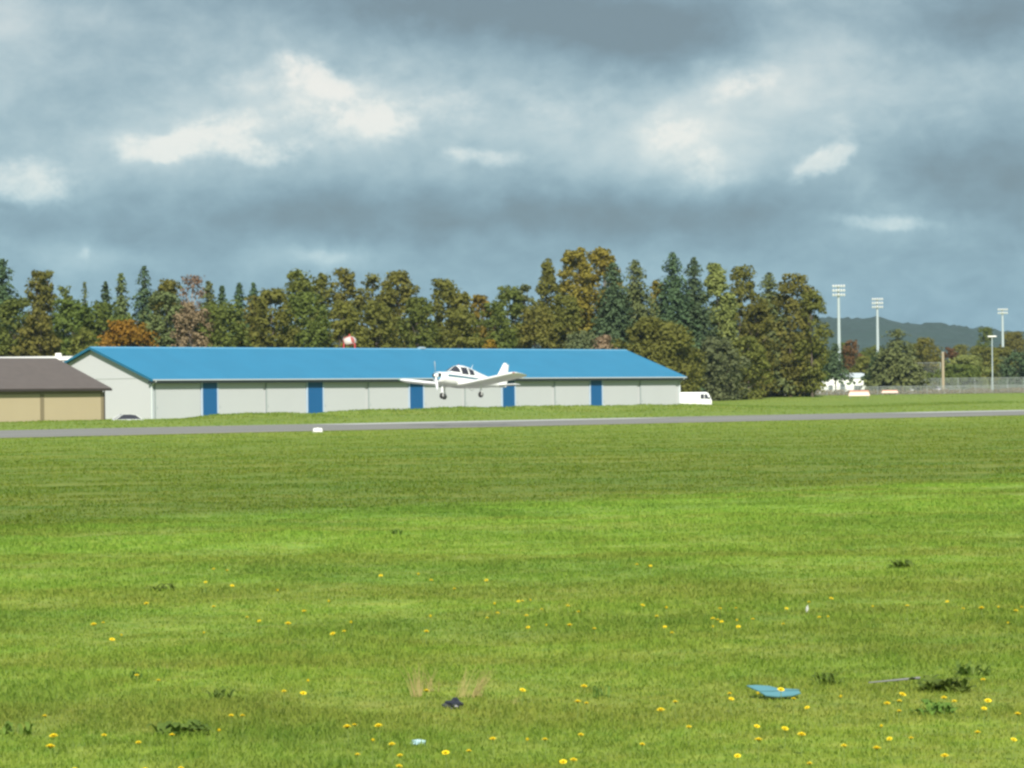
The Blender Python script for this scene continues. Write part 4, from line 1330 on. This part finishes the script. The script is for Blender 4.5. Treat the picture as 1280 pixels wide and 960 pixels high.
T('broadleaf_tree', 'olive low tree left of the single street lamp', 1228, 432, 44, 690, 'olive', 'round', S, c0=0.0)
T('broadleaf_tree', 'hazy tall thin tree beyond the single street lamp', 1231, 408, 26, 900, 'green', 'oval', S, c0=0.0)
T('broadleaf_tree', 'brownish tree at the right edge behind the farthest floodlight pole', 1268, 413, 40, 820, 'brown', 'oval', S, c0=0.0)
T('conifer_tree', 'dark dense conifer at the right edge under the farthest floodlight', 1270, 440, 40, 640, 'fir', 'round', S, c0=0.0)
T('broadleaf_tree', 'grey-green tree behind the dark right-edge conifer', 1248, 446, 40, 700, 'grey', 'round', S, c0=0.0)
T('broadleaf_tree', 'low hazy green tree far behind the bushy conifer', 1092, 432, 40, 760, 'green', 'round', S, c0=0.0)
T('broadleaf_tree', 'low hazy green tree far behind the backstop net', 1172, 446, 40, 780, 'green', 'round', S, c0=0.0)
T('broadleaf_tree', 'low olive tree behind the white clubhouse roof', 1082, 446, 40, 620, 'olive', 'round', S, c0=0.0)

T('broadleaf_tree', 'wide dull green tree low behind the red autumn tree', 1075, 440, 60, 690, 'green', 'round', S, c0=0.0)
T('broadleaf_tree', 'dark olive tree directly left of the red autumn tree', 1036, 438, 40, 660, 'fir2', 'round', S, c0=0.0)
T('broadleaf_tree', 'tall dull olive tree just right of the bushy conifer', 1145, 428, 30, 700, 'olive', 'oval', S, c0=0.0)
T('broadleaf_tree', 'broad pale olive tree filling right of the street lamp', 1250, 434, 56, 740, 'olive', 'round', S, c0=0.0)
T('broadleaf_tree', 'long low green hedge-like tree right of the wooden pole', 1196, 456, 60, 640, 'green', 'round', S, c0=0.0)
T('broadleaf_tree', 'tiny hazy tree on the skyline left of the street lamp', 1200, 430, 30, 950, 'brown', 'round', S, c0=0.0)

# weeds along the fence: nobody could count them
n = 9000
px = 840 + RNG.random(n) * 470
Yv = 514 + (px - 840) / 470 * 33 + 0.4 + RNG.random(n) * 5
x = (px - 640) / F * Yv
cl = fbm(x / 2.5, Yv / 2.5, 3)
hh = RNG.random(n) ** 1.3 * (0.35 + 1.1 * np.clip(cl - 0.2, 0, 1))
pos = np.stack([x, Yv, gz(x, Yv) + hh], 1)
lf = leaf_quads(pos, RNG.normal(size=(n, 3)) + np.array([0, -0.5, 0.5]), 0.18 + 0.25 * RNG.random(n), np.clip(cl * 1.4 - 0.2 + 0.3 * RNG.random(n), 0, 1))
wd = link('weeds', np_mesh('weeds', *lf), leaf_mat('rank_weeds', (0.075, 0.095, 0.030), (0.190, 0.135, 0.085)))
tag(wd, 'brownish rank weeds growing behind the low fence', 'weeds', kind='stuff')

# wooded hill far off
hx = np.concatenate([np.arange(-900, 150, 30.0), np.arange(150, 1700, 5.0)]); hy = np.linspace(2300, 3700, 110)
HX, HY = np.meshgrid(hx, hy)
ridge = np.interp(HX / 3000 * F + 640, [-600, 200, 700, 950, 1035, 1100, 1150, 1200, 1260, 1330, 1700], [30, 62, 70, 72, 70, 68, 64, 60, 57, 55, 50])
sh = np.exp(-((HY - 3000) / 420.0) ** 2)
HZ = ridge * sh * (0.92 + 0.16 * fbm(HX / 160, HY / 300, 3)) + sh * (10.0 * (fbm(HX / 26, HY / 26, 3) - 0.5) + 9.0 * np.abs(vnoise(HX / 9, HY / 14) - 0.4)) - 3
hn, hm = len(hx), len(hy)
ii = np.arange(hn * hm).reshape(hm, hn)
qd = np.stack([ii[:-1, :-1], ii[:-1, 1:], ii[1:, 1:], ii[1:, :-1]], -1).reshape(-1, 4)
hme = np_mesh('hill', np.stack([HX, HY, HZ], -1).reshape(-1, 3), qd.ravel(), np.arange(len(qd)) * 4, np.full(len(qd), 4))
tag(link('hill', hme, mat('wooded_slope', (0.022, 0.046, 0.034), 0.9, var=0.45, scale=0.03)), kind='structure')

# ------------------------------------------------------------------ foreground things
# dandelions (photograph positions of the flower heads, px width)
DAND = '''117,777,9 129,774,6 140,799,8 152,794,6 183,753,8 267,756,7 290,731,6 347,739,6 380,762,7 360,778,9 416,790,8 411,752,6 171,843,6 198,850,7 379,872,9
385,856,5 355,870,5 56,897,8 67,923,13 63,936,15 130,922,7 173,930,9 215,923,10 274,921,6 289,899,7 303,899,6 93,958,9 181,957,10 226,958,8 309,768,5 324,773,6 255,791,5
267,712,5 284,714,5 257,726,5 618,754,7 622,763,5 653,751,6 648,751,5 663,751,5 658,766,6 677,761,5 660,779,6 712,778,9 710,756,6 723,764,6 803,754,6 833,756,7 821,768,5 840,793,7 831,784,5
538,769,7 533,786,8 609,769,5 476,722,6 523,716,6 539,725,6 568,736,6 608,722,6 439,777,7 430,787,6 533,865,9 653,862,9 730,858,10 722,876,11 733,878,7 826,889,12 844,877,9 803,936,8 726,914,9
681,917,10 659,919,8 616,917,10 586,937,9 557,941,11 473,906,12 434,910,14 443,907,7 490,929,10 466,927,6 500,944,7 499,956,10 447,942,9 704,955,11 717,953,11 796,706,6 813,707,5 683,778,5 743,783,5
1011,753,6 1039,748,6 1091,759,6 1134,757,5 1204,762,6 1227,763,10 1248,763,6 1270,765,7 1277,762,6 1184,754,5 1260,781,5 891,771,7 897,773,6 902,777,5 921,776,6 941,771,5 979,781,6 923,786,7 891,787,5
900,757,5 920,758,5 983,760,5 1035,774,5 1024,773,5 912,869,8 914,875,8 947,869,7 976,865,10 992,874,8 1009,884,7 1051,873,6 1109,882,10 1124,879,9 1128,870,10 1180,875,9 1193,880,7 1235,880,10 1230,887,8
1272,897,11 1229,850,7 1124,895,6 946,913,8 981,917,10 1002,923,13 948,929,12 922,949,10 1055,936,9 1096,940,13 1139,930,8 1112,930,7 1222,921,10 1267,930,9 1181,952,12 1012,958,9 1102,915,6 861,911,6'''
yel = mat('dandelion_yellow', (0.80, 0.62, 0.015), 0.7, var=0.1, scale=60)
stem_m = mat('dandelion_stem', (0.16, 0.22, 0.05), 0.6)


def dandelion_proto(tilt, closed):
    o = thing('dandelion', 'x', 'dandelion')
    p_ = MB()
    for ring, (nn_, r0, up_) in enumerate(((16, 1.0, 0.10), (14, 0.8, 0.45), (10, 0.5, 0.8), (6, 0.25, 1.0))):
        for k in range(nn_):
            a = 6.283 * (k + 0.5 * ring) / nn_ + random.uniform(-0.1, 0.1)
            l_ = 0.0225 * r0 * random.uniform(0.85, 1.1) * (0.6 if closed else 1)
            zt_ = 0.010 * up_ + (0.016 if closed else 0.004)
            c_, s_ = math.cos(a), math.sin(a)
            w_ = 0.0042
            p_.add([(c_ * 0.002 - s_ * w_ * 0.4, s_ * 0.002 + c_ * w_ * 0.4, 0.002), (c_ * 0.002 + s_ * w_ * 0.4, s_ * 0.002 - c_ * w_ * 0.4, 0.002),
                    (c_ * l_ + s_ * w_, s_ * l_ - c_ * w_, zt_), (c_ * l_ - s_ * w_, s_ * l_ + c_ * w_, zt_)], [(0, 1, 2, 3)])
    f_ = p_.build('flower_head', yel, o, fix=False)
    f_.location = (0, 0, 0.0); f_.rotation_euler = (R(tilt), 0, 0)
    MB().tube([(0, 0, 0.002), (0.003, 0.002, -0.05), (0.0, 0.008, -0.17)], [0.0022, 0.002, 0.0026], 6).build('stem', stem_m, o)
    MB().tube([(0, 0, -0.006), (0, 0, 0.004)], [0.004, 0.009], 8).build('calyx', stem_m, o)
    return o


protos = [dandelion_proto(12, False), dandelion_proto(4, False), dandelion_proto(26, False), dandelion_proto(8, True)]
used = [False] * 4
DG = 'dandelions scattered in the near grass'
for i, tok in enumerate(DAND.split()):
    a, b, c = [float(v_) for v_ in tok.split(',')]
    zt_ = 0.105
    g_ = G(a, b, zt_)
    zz = gz1(g_.x, g_.y) + zt_ + 0.01
    sc_ = max(0.7, min(1.6, (c / F * g_.y) / 0.052))
    k = i % 4 if c < 9 else i % 3
    lab = 'small yellow dandelion flower standing in the near grass'
    if (a, b) == (63, 936):
        lab = 'largest yellow dandelion, lower of a pair near the bottom left corner'
    elif (a, b) == (67, 923):
        lab = 'yellow dandelion just above the largest one near the bottom left corner'
    elif (a, b) == (976, 865):
        lab = 'yellow dandelion rising over the middle of the blue plastic sheet'
    elif (a, b) == (992, 874):
        lab = 'yellow dandelion at the right tip of the blue plastic sheet'
    elif (a, b) == (434, 910):
        lab = 'big yellow dandelion, left of two large ones above the crumpled wrapper'
    elif (a, b) == (473, 906):
        lab = 'big yellow dandelion, right of two large ones left of the black lump'
    elif (a, b) == (533, 865):
        lab = 'yellow dandelion in front of the left tuft of dry straw'
    loc = (g_.x, g_.y, zz)
    if not used[k]:
        o = protos[k]; used[k] = True
        o.location = loc; o.rotation_euler = (0, 0, random.uniform(-0.7, 0.7)); o.scale = (sc_,) * 3
        o['label'] = lab; o['group'] = DG
    else:
        dup(protos[k], loc, random.uniform(-0.7, 0.7), lab, DG, (sc_,) * 3)

# broad-leaved weeds
WM = [leaf_mat('dock_leaves', (0.050, 0.090, 0.020), (0.105, 0.155, 0.035), 0.3), leaf_mat('pale_weed_leaves', (0.060, 0.115, 0.022), (0.100, 0.160, 0.032), 0.2)]


def weed(label, px, py, wpx, hpx, pale=0, nl=26):
    g_ = G(px, py)
    o = thing('weed', label, 'weed', (g_.x, g_.y, gz1(g_.x, g_.y) - 0.01), 0, 'broad-leaved weeds in the near grass')
    s_ = g_.y / F
    Wd = wpx * s_ / 2; Hh = max(0.085, hpx * s_ * 0.95)
    parts = []
    V, Fc, rn_ = [], [], []
    for k in range(nl):
        a = random.random() * 6.283
        bx_, by_ = random.uniform(-0.75, 0.75) * Wd, random.uniform(-0.6, 0.6) * Wd
        l_ = random.uniform(0.35, 0.7) * max(Wd, 0.06); up_ = Hh * random.uniform(0.4, 1.1)
        w_ = l_ * random.uniform(0.16, 0.26)
        c_, q_ = math.cos(a), math.sin(a)
        base = len(V)
        for f, wf, zf in ((0, 0.25, 0.0), (0.35, 0.9, 0.75), (0.7, 1.0, 1.0), (1.0, 0.1, 0.8)):
            for sg in (-1, 1):
                V.append((bx_ + c_ * l_ * f - q_ * w_ * wf * sg, by_ + q_ * l_ * f + c_ * w_ * wf * sg, up_ * zf + 0.004 - 0.15 * w_ * (1 if sg else 0)))
        r_ = random.random()
        for j in range(3):
            Fc.append((base + 2 * j, base + 2 * j + 1, base + 2 * j + 3, base + 2 * j + 2)); rn_.append(r_)
    lp = np.array(Fc).ravel()
    me_ = np_mesh('leaves', np.array(V), lp, np.arange(len(Fc)) * 4, np.full(len(Fc), 4), np.array(rn_))
    link('leaves', me_, WM[pale], o)
    MB().tube([(0, 0, -0.02), (0.004, 0, Hh * 0.8)], [0.006, 0.003], 6).build('stem', stem_m, o)
    return o


weed('dark leafy weed clump left of a smaller one, far left in the bright grass', 203, 735, 44, 9)
weed('small dark weed right of the leafy clump in the bright left grass', 255, 740, 16, 7, nl=12)
weed('wide dark green weed patch low in the left foreground', 228, 920, 80, 14, nl=44)
weed('dark weed tuft above and right of the wide left foreground patch', 277, 877, 36, 18, nl=22)
weed('small dark weed right of the straw tufts', 752, 870, 26, 12, nl=16)
weed('dark weed right of the blue plastic sheet', 1034, 855, 40, 12, nl=24)
weed('largest dark weed clump beside the end of the grey rod', 1180, 862, 74, 22, nl=56)
weed('dark ragged weed behind the largest clump at right', 1216, 843, 48, 18, nl=30)
weed('pale weed patch in front of the largest dark clump', 1168, 892, 62, 10, 1, 34)
weed('olive weed far right in the bright grass', 1133, 708, 44, 7, nl=24)
weed('faint weed in the bright grass in front of the runway marker', 495, 668, 24, 7, nl=14)
weed('pale leafy weed left of the largest dandelion pair', 22, 918, 46, 10, 1, 26)
weed('dark weed left of the straw tufts, upright and lone', 170, 850, 22, 10, nl=14)

# dry straw tufts
straw = leaf_mat('dry_straw', (0.21, 0.185, 0.080), (0.30, 0.26, 0.125), 0.3)
for px, py, lx, hpx, nb, lab in ((521, 873, -0.18, 40, 26, 'left tuft of dry straw leaning left by the black lump'), (536, 867, 0.06, 30, 12, 'thin upright tuft of dry straw left of the black lump'),
                                 (578, 873, 0.25, 38, 20, 'tuft of dry straw just right of the black lump'), (592, 872, 0.62, 34, 34, 'densest tuft of dry straw leaning right'), (640, 878, 0.6, 12, 8, 'short dry straw stalk leaning right toward a dandelion')):
    g_ = G(px, py); s_ = g_.y / F
    V, Fc, rn_ = [], [], []
    o = thing('straw_tuft', lab, 'dry grass', (g_.x, g_.y, gz1(g_.x, g_.y)), 0, 'dry straw tufts')
    for k in range(nb):
        h_ = hpx * s_ * random.uniform(0.55, 1.15)
        dx = (lx + random.gauss(0, 0.17)) * h_; dy = random.gauss(0, 0.15) * h_
        bx_, by_ = random.gauss(0, 0.018), random.gauss(0, 0.018)
        w_ = 0.0022; b0 = len(V)
        for f in (0, 0.5, 1.0):
            ww = w_ * (1 - 0.75 * f)
            V.append((bx_ + dx * f ** 1.5 - ww, by_ + dy * f, h_ * f - 0.01)); V.append((bx_ + dx * f ** 1.5 + ww, by_ + dy * f, h_ * f - 0.01))
        r_ = random.random()
        for j in range(2):
            Fc.append((b0 + 2 * j, b0 + 2 * j + 1, b0 + 2 * j + 3, b0 + 2 * j + 2)); rn_.append(r_)
    link('stalks', np_mesh('stalks', np.array(V), np.array(Fc).ravel(), np.arange(len(Fc)) * 4, np.full(len(Fc), 4), np.array(rn_)), straw, o)

# litter


def lump(name, label, cat, px, py, dims, material, seed, rz=0.0):
    random.seed(seed)
    g_ = G(px, py)
    m = bmesh.new()
    bmesh.ops.create_icosphere(m, subdivisions=3, radius=1)
    for v_ in m.verts:
        c_ = v_.co.copy()
        k = 1 + 0.28 * math.sin(c_.x * 3.1 + seed) * math.cos(c_.y * 4.3 + seed * 2) + 0.16 * math.sin(c_.z * 7 + c_.x * 6) + random.uniform(-0.06, 0.06)
        v_.co = Vector((c_.x * dims[0] * k, c_.y * dims[1] * k, max(-0.02, c_.z * dims[2] * k) + dims[2] * 0.35))
    me_ = bpy.data.meshes.new(name); m.to_mesh(me_); m.free()
    o = link(name, me_, material)
    o.location = (g_.x, g_.y, gz1(g_.x, g_.y)); o.rotation_euler = (0, 0, rz)
    return tag(o, label, cat)


lump('plastic_scrap', 'crumpled black plastic lump between the dry straw tufts', 'litter', 566, 884, (0.058, 0.045, 0.040), mat('black_plastic', (0.020, 0.022, 0.032), 0.35, var=0.2), 4, 0.2)
lump('wrapper', 'tiny crumpled pale blue wrapper in the near grass', 'litter', 522, 924, (0.040, 0.028, 0.020), mat('pale_blue_wrapper', (0.34, 0.50, 0.55), 0.4, var=0.3, scale=25), 9, 0.5)
lump('feather', 'small white scrap upright in the bright right grass', 'litter', 1009, 764, (0.012, 0.009, 0.042), mat('white_scrap', (0.42, 0.44, 0.40), 0.6), 13)
# blue plastic sheet with a crease
g0 = G(970, 877)
bl = thing('plastic_sheet', 'torn light blue plastic sheet with a dark crease lying in the grass', 'litter', (g0.x, g0.y, gz1(g0.x, g0.y)), 0)
s_ = g0.y / F
bm_ = mat('light_blue_plastic', (0.095, 0.25, 0.285), 0.7, var=0.12, scale=9)


def sheet(pts, nm):
    """pts: outline as photo pixels; lies on a gentle slope rising away from the eye"""
    m = MB()
    top, bot = [], []
    for x_, y_ in pts:
        dy = (877 - y_)
        xx = (x_ - 970) * s_; zz = 0.022 + dy * s_ * 0.50; yy = dy * s_ * 3.2
        top.append((xx, yy, zz)); bot.append((xx, yy + 0.004, zz - 0.006))
    n_ = len(pts)
    m.add(top + bot, [tuple(range(n_)), tuple(range(n_, 2 * n_))[::-1]] + [(i, (i + 1) % n_, n_ + (i + 1) % n_, n_ + i) for i in range(n_)])
    return m.build(nm, bm_, bl)


sheet([(938, 858), (950, 857.5), (966, 859), (976, 863), (1000, 865), (1003, 866), (966, 867.2), (951, 867), (945, 863)], 'upper_flap')
sheet([(952, 868.2), (966, 868.4), (990, 867.4), (1001, 867.4), (1003, 871), (992, 874.5), (972, 876), (958, 874)], 'lower_flap')
# grey rod
ga, gb = G(1086, 862), G(1150, 860)
rd = MB().tube([(ga.x, ga.y, 0.045), ((ga.x + gb.x) / 2, (ga.y + gb.y) / 2, 0.055), (gb.x, gb.y, 0.065)], [0.004, 0.006, 0.008], 8).build('metal_rod', mat('grey_rod', (0.15, 0.15, 0.155), 0.6, 0.0), smooth=True)
tag(rd, 'thin grey rod lying in the grass left of the largest weed clump', 'rod')

# ------------------------------------------------------------------ light
SUN_EL = R(36)
sun_h = Vector((0.02, -1.0)).normalized()
sdir = Vector((sun_h.x * math.cos(SUN_EL), sun_h.y * math.cos(SUN_EL), math.sin(SUN_EL)))
sun = bpy.data.lights.new('sun', 'SUN')
sun.energy = 4.2; sun.angle = R(0.55); sun.color = (1.0, 0.95, 0.86)
so = bpy.data.objects.new('sun', sun); C.objects.link(so)
so.rotation_euler = (-sdir).to_track_quat('-Z', 'Y').to_euler()
so.location = (0, -20, 60)

# ------------------------------------------------------------------ sky with broken cloud
world = bpy.data.worlds.new('World'); SC.world = world
world.use_nodes = True
nt = world.node_tree
L = nt.links.new
bg = nt.nodes['Background']
bg.inputs['Strength'].default_value = 0.1
sky = nt.nodes.new('ShaderNodeTexSky'); sky.sky_type = 'NISHITA'; sky.sun_disc = False
sky.sun_elevation = SUN_EL; sky.sun_rotation = math.atan2(sun_h.x, sun_h.y)
sky.altitude = 100; sky.air_density = 1.2; sky.dust_density = 1.5; sky.ozone_density = 1.0
tc = nt.nodes.new('ShaderNodeTexCoord')
sep = nt.nodes.new('ShaderNodeSeparateXYZ'); L(tc.outputs['Generated'], sep.inputs[0])
az = mnode(nt, 'ARCTAN2', sep.outputs[0], sep.outputs[1])
el = mnode(nt, 'ARCSINE', sep.outputs[2])
# angular sky chart in units of 1/4000 radian, east-west P and downward Q
Pc = mnode(nt, 'MULTIPLY_ADD', az, F, 640.0)
Qc = mnode(nt, 'MULTIPLY_ADD', el, -F, 495.0)
Qc = mnode(nt, 'ADD', Qc, mnode(nt, 'MULTIPLY', mnode(nt, 'SUBTRACT', Pc, 640.0), -0.0115))
cmb = nt.nodes.new('ShaderNodeCombineXYZ'); L(Pc, cmb.inputs[0]); L(Qc, cmb.inputs[1])


def noise(scale, detail, rough, sx=1.0, sy=1.0, off=0.0, out='Fac', dist=0.0):
    mp = nt.nodes.new('ShaderNodeMapping'); mp.inputs['Scale'].default_value = (scale * sx, scale * sy, 1); mp.inputs['Location'].default_value = (off, off * 0.7, off * 1.3)
    L(cmb.outputs[0], mp.inputs['Vector'])
    n_ = nt.nodes.new('ShaderNodeTexNoise'); n_.inputs['Scale'].default_value = 1; n_.inputs['Detail'].default_value = detail; n_.inputs['Roughness'].default_value = rough
    n_.inputs['Distortion'].default_value = dist
    L(mp.outputs['Vector'], n_.inputs['Vector'])
    return n_.outputs[out]


wx = noise(1 / 75, 5, 0.6, off=3.1); wy = noise(1 / 75, 5, 0.6, off=13.7)
P2 = mnode(nt, 'MULTIPLY_ADD', mnode(nt, 'SUBTRACT', wx, 0.5), 70.0, Pc)
Q2 = mnode(nt, 'MULTIPLY_ADD', mnode(nt, 'SUBTRACT', wy, 0.5), 46.0, Qc)


def blob(cx, cy, rx, ry, wgt, rot=0.0, edge=1.0):
    dx = mnode(nt, 'SUBTRACT', P2, cx); dy = mnode(nt, 'SUBTRACT', Q2, cy)
    c_, s2 = math.cos(rot), math.sin(rot)
    if rot:
        u_ = mnode(nt, 'MULTIPLY_ADD', dx, c_ / rx, mnode(nt, 'MULTIPLY', dy, s2 / rx))
        v_ = mnode(nt, 'MULTIPLY_ADD', dx, -s2 / ry, mnode(nt, 'MULTIPLY', dy, c_ / ry))
    else:
        u_ = mnode(nt, 'MULTIPLY', dx, 1 / rx); v_ = mnode(nt, 'MULTIPLY', dy, 1 / ry)
    r2 = mnode(nt, 'MULTIPLY_ADD', u_, u_, mnode(nt, 'MULTIPLY', v_, v_))
    e_ = mnode(nt, 'POWER', 2.718, mnode(nt, 'MULTIPLY', mnode(nt, 'POWER', r2, edge), -1.0))
    return mnode(nt, 'MULTIPLY', e_, wgt)


def total(bs):
    s_ = None
    for b_ in bs:
        v_ = blob(*b_)
        s_ = v_ if s_ is None else mnode(nt, 'ADD', s_, v_)
    return s_


# broad brightness (soft) and crisp sunlit cumulus edges
soft = total([(390, 135, 190, 66, 0.34), (235, 180, 100, 30, 0.14), (90, 190, 160, 90, 0.12), (0, 40, 130, 80, 0.22), (780, 160, 190, 62, 0.20), (855, 185, 80, 42, 0.20), (925, 110, 60, 32, 0.16), (1010, 110, 150, 90, 0.26), (1120, 280, 140, 26, 0.22),
              (400, 322, 90, 18, 0.22), (120, 325, 70, 20, 0.16), (1220, 110, 90, 50, 0.10),
              (640, 15, 300, 40, -0.40, 0.03), (820, 62, 120, 48, -0.28), (1235, 30, 95, 45, -0.30), (1210, 215, 120, 55, -0.26), (640, 275, 900, 34, -0.24), (250, 110, 90, 30, -0.06), (700, 255, 240, 26, -0.10)])
crisp = total([(30, 230, 72, 30, 0.55, -0.1, 1.5), (195, 185, 52, 17, 0.62, 0.0, 1.8), (268, 168, 62, 28, 0.52, -0.3, 1.6), (330, 190, 55, 16, 0.50, 0, 1.6), (395, 95, 55, 22, 0.55, 0.3, 1.7), (425, 140, 85, 42, 0.36, 0, 1.5), (472, 152, 44, 22, 0.44, 0.3, 1.6),
               (560, 130, 60, 30, 0.26, 0, 1.4), (610, 196, 55, 13, 0.42, 0.1, 1.6), (690, 135, 60, 24, 0.20, 0, 1.3), (850, 175, 62, 32, 0.42, 0.35, 1.2), (888, 215, 40, 14, 0.25, 0.1, 1.3), (932, 108, 48, 18, 0.36, -0.45, 1.4),
               (1026, 205, 40, 17, 0.62, -0.55, 1.6), (1052, 165, 22, 40, 0.16, 0.3, 1.2), (1110, 282, 70, 11, 0.40, 0.03, 1.4), (405, 320, 48, 10, 0.20, 0.0, 1.4), (112, 320, 9, 10, 0.26, 0, 1.4), (1112, 4, 30, 12, 0.15, 0, 1.3), (310, 105, 50, 16, 0.20, 0, 1.5)])
f1 = noise(1 / 130, 7, 0.58, 1.0, 1.7, 5.0, dist=0.3)
f2 = noise(1 / 300, 4, 0.5, 1.0, 2.6, 9.0)
f3 = noise(1 / 26, 5, 0.62, 1.0, 1.5, 21.0)
f4 = noise(1 / 11, 4, 0.6, 1.0, 1.3, 33.0)
f5 = noise(1 / 62, 6, 0.6, 1.0, 1.45, 41.0, dist=0.4)
edge = mnode(nt, 'MULTIPLY', crisp, mnode(nt, 'ADD', mnode(nt, 'MULTIPLY_ADD', f5, 1.3, 0.30), mnode(nt, 'ADD', mnode(nt, 'MULTIPLY', mnode(nt, 'SUBTRACT', f4, 0.5), 0.9), mnode(nt, 'MULTIPLY', mnode(nt, 'SUBTRACT', f3, 0.5), 0.9))))
mr = nt.nodes.new('ShaderNodeMapRange'); mr.interpolation_type = 'SMOOTHSTEP'
mr.inputs[1].default_value = 0.0; mr.inputs[2].default_value = 0.66; mr.inputs[3].default_value = 0.0; mr.inputs[4].default_value = 0.40
L(edge, mr.inputs[0])
cr2 = mr.outputs[0]
den = mnode(nt, 'ADD', mnode(nt, 'ADD', soft, cr2), mnode(nt, 'MULTIPLY_ADD', mnode(nt, 'SUBTRACT', f1, 0.5), 0.36, 0.33))
den = mnode(nt, 'ADD', den, mnode(nt, 'MULTIPLY', mnode(nt, 'SUBTRACT', f5, 0.5), 0.30))
den = mnode(nt, 'ADD', den, mnode(nt, 'MULTIPLY', mnode(nt, 'SUBTRACT', f3, 0.5), 0.10))
den = mnode(nt, 'ADD', den, mnode(nt, 'MULTIPLY', mnode(nt, 'SUBTRACT', f2, 0.5), 0.16))
K = 10.0 / 1.60
cc = ramp(nt, den, [(0.0, (0.120, 0.185, 0.230)), (0.18, (0.158, 0.268, 0.345)), (0.38, (0.262, 0.400, 0.475)), (0.58, (0.425, 0.550, 0.600)), (0.80, (0.610, 0.690, 0.690)), (1.0, (0.780, 0.795, 0.755))], 'B_SPLINE')
sc_n = nt.nodes.new('ShaderNodeVectorMath'); sc_n.operation = 'SCALE'; sc_n.inputs[3].default_value = K
tint = ramp(nt, mnode(nt, 'DIVIDE', Qc, 480.0), [(0.05, (1.12, 1.02, 0.98)), (0.45, (1.0, 1.0, 1.0)), (0.80, (0.84, 1.0, 1.05))])
tm = nt.nodes.new('ShaderNodeMix'); tm.data_type = 'RGBA'; tm.blend_type = 'MULTIPLY'; tm.inputs[0].default_value = 1
L(cc, tm.inputs[6]); L(tint, tm.inputs[7]); L(tm.outputs[2], sc_n.inputs[0])
mixs = nt.nodes.new('ShaderNodeMix'); mixs.data_type = 'RGBA'; mixs.inputs[0].default_value = 0.93
L(sky.outputs[0], mixs.inputs[6]); L(sc_n.outputs[0], mixs.inputs[7])
L(mixs.outputs[2], bg.inputs['Color'])
world.cycles.sampling_method = 'MANUAL'
world.cycles.sample_map_resolution = 256

# ------------------------------------------------------------------ air
HAZE = True
if HAZE:
    hz = MB().box(-3450, 3450, -150, 5050, -4.5, 130).build('haze', None)
    hm_ = bpy.data.materials.new('haze'); hm_.use_nodes = True
    hn_ = hm_.node_tree
    hn_.nodes.remove(hn_.nodes['Principled BSDF'])
    pv = hn_.nodes.new('ShaderNodeVolumePrincipled')
    pv.inputs['Color'].default_value = (0.62, 0.82, 0.98, 1)
    pv.inputs['Density'].default_value = 0.00006
    pv.inputs['Anisotropy'].default_value = 0.1
    hn_.links.new(pv.outputs[0], hn_.nodes['Material Output'].inputs['Volume'])
    hz.data.materials.append(hm_)
    tag(hz, 'thin pale blue haze over the far hill', 'haze', kind='stuff')

# ------------------------------------------------------------------ render settings
SC.view_settings.view_transform = 'Standard'
SC.view_settings.look = 'None'
SC.view_settings.gamma = 1
SC.view_settings.use_curve_mapping = False
SC.view_settings.exposure = 0.8
SC.render.engine = 'CYCLES'
SC.cycles.max_bounces = 6
SC.cycles.diffuse_bounces = 2
SC.cycles.glossy_bounces = 2
SC.cycles.transmission_bounces = 2
SC.cycles.volume_bounces = 0
SC.cycles.transparent_max_bounces = 8
SC.cycles.sample_clamp_indirect = 4
SC.cycles.use_denoising = True
SC.cycles.denoiser = 'OPENIMAGEDENOISE'
SC.cycles.denoising_input_passes = 'RGB_ALBEDO_NORMAL'
SC.cycles.pixel_filter_type = 'BLACKMAN_HARRIS'
SC.cycles.filter_width = 2.6
SC.render.resolution_x = 1024
SC.render.resolution_y = 768
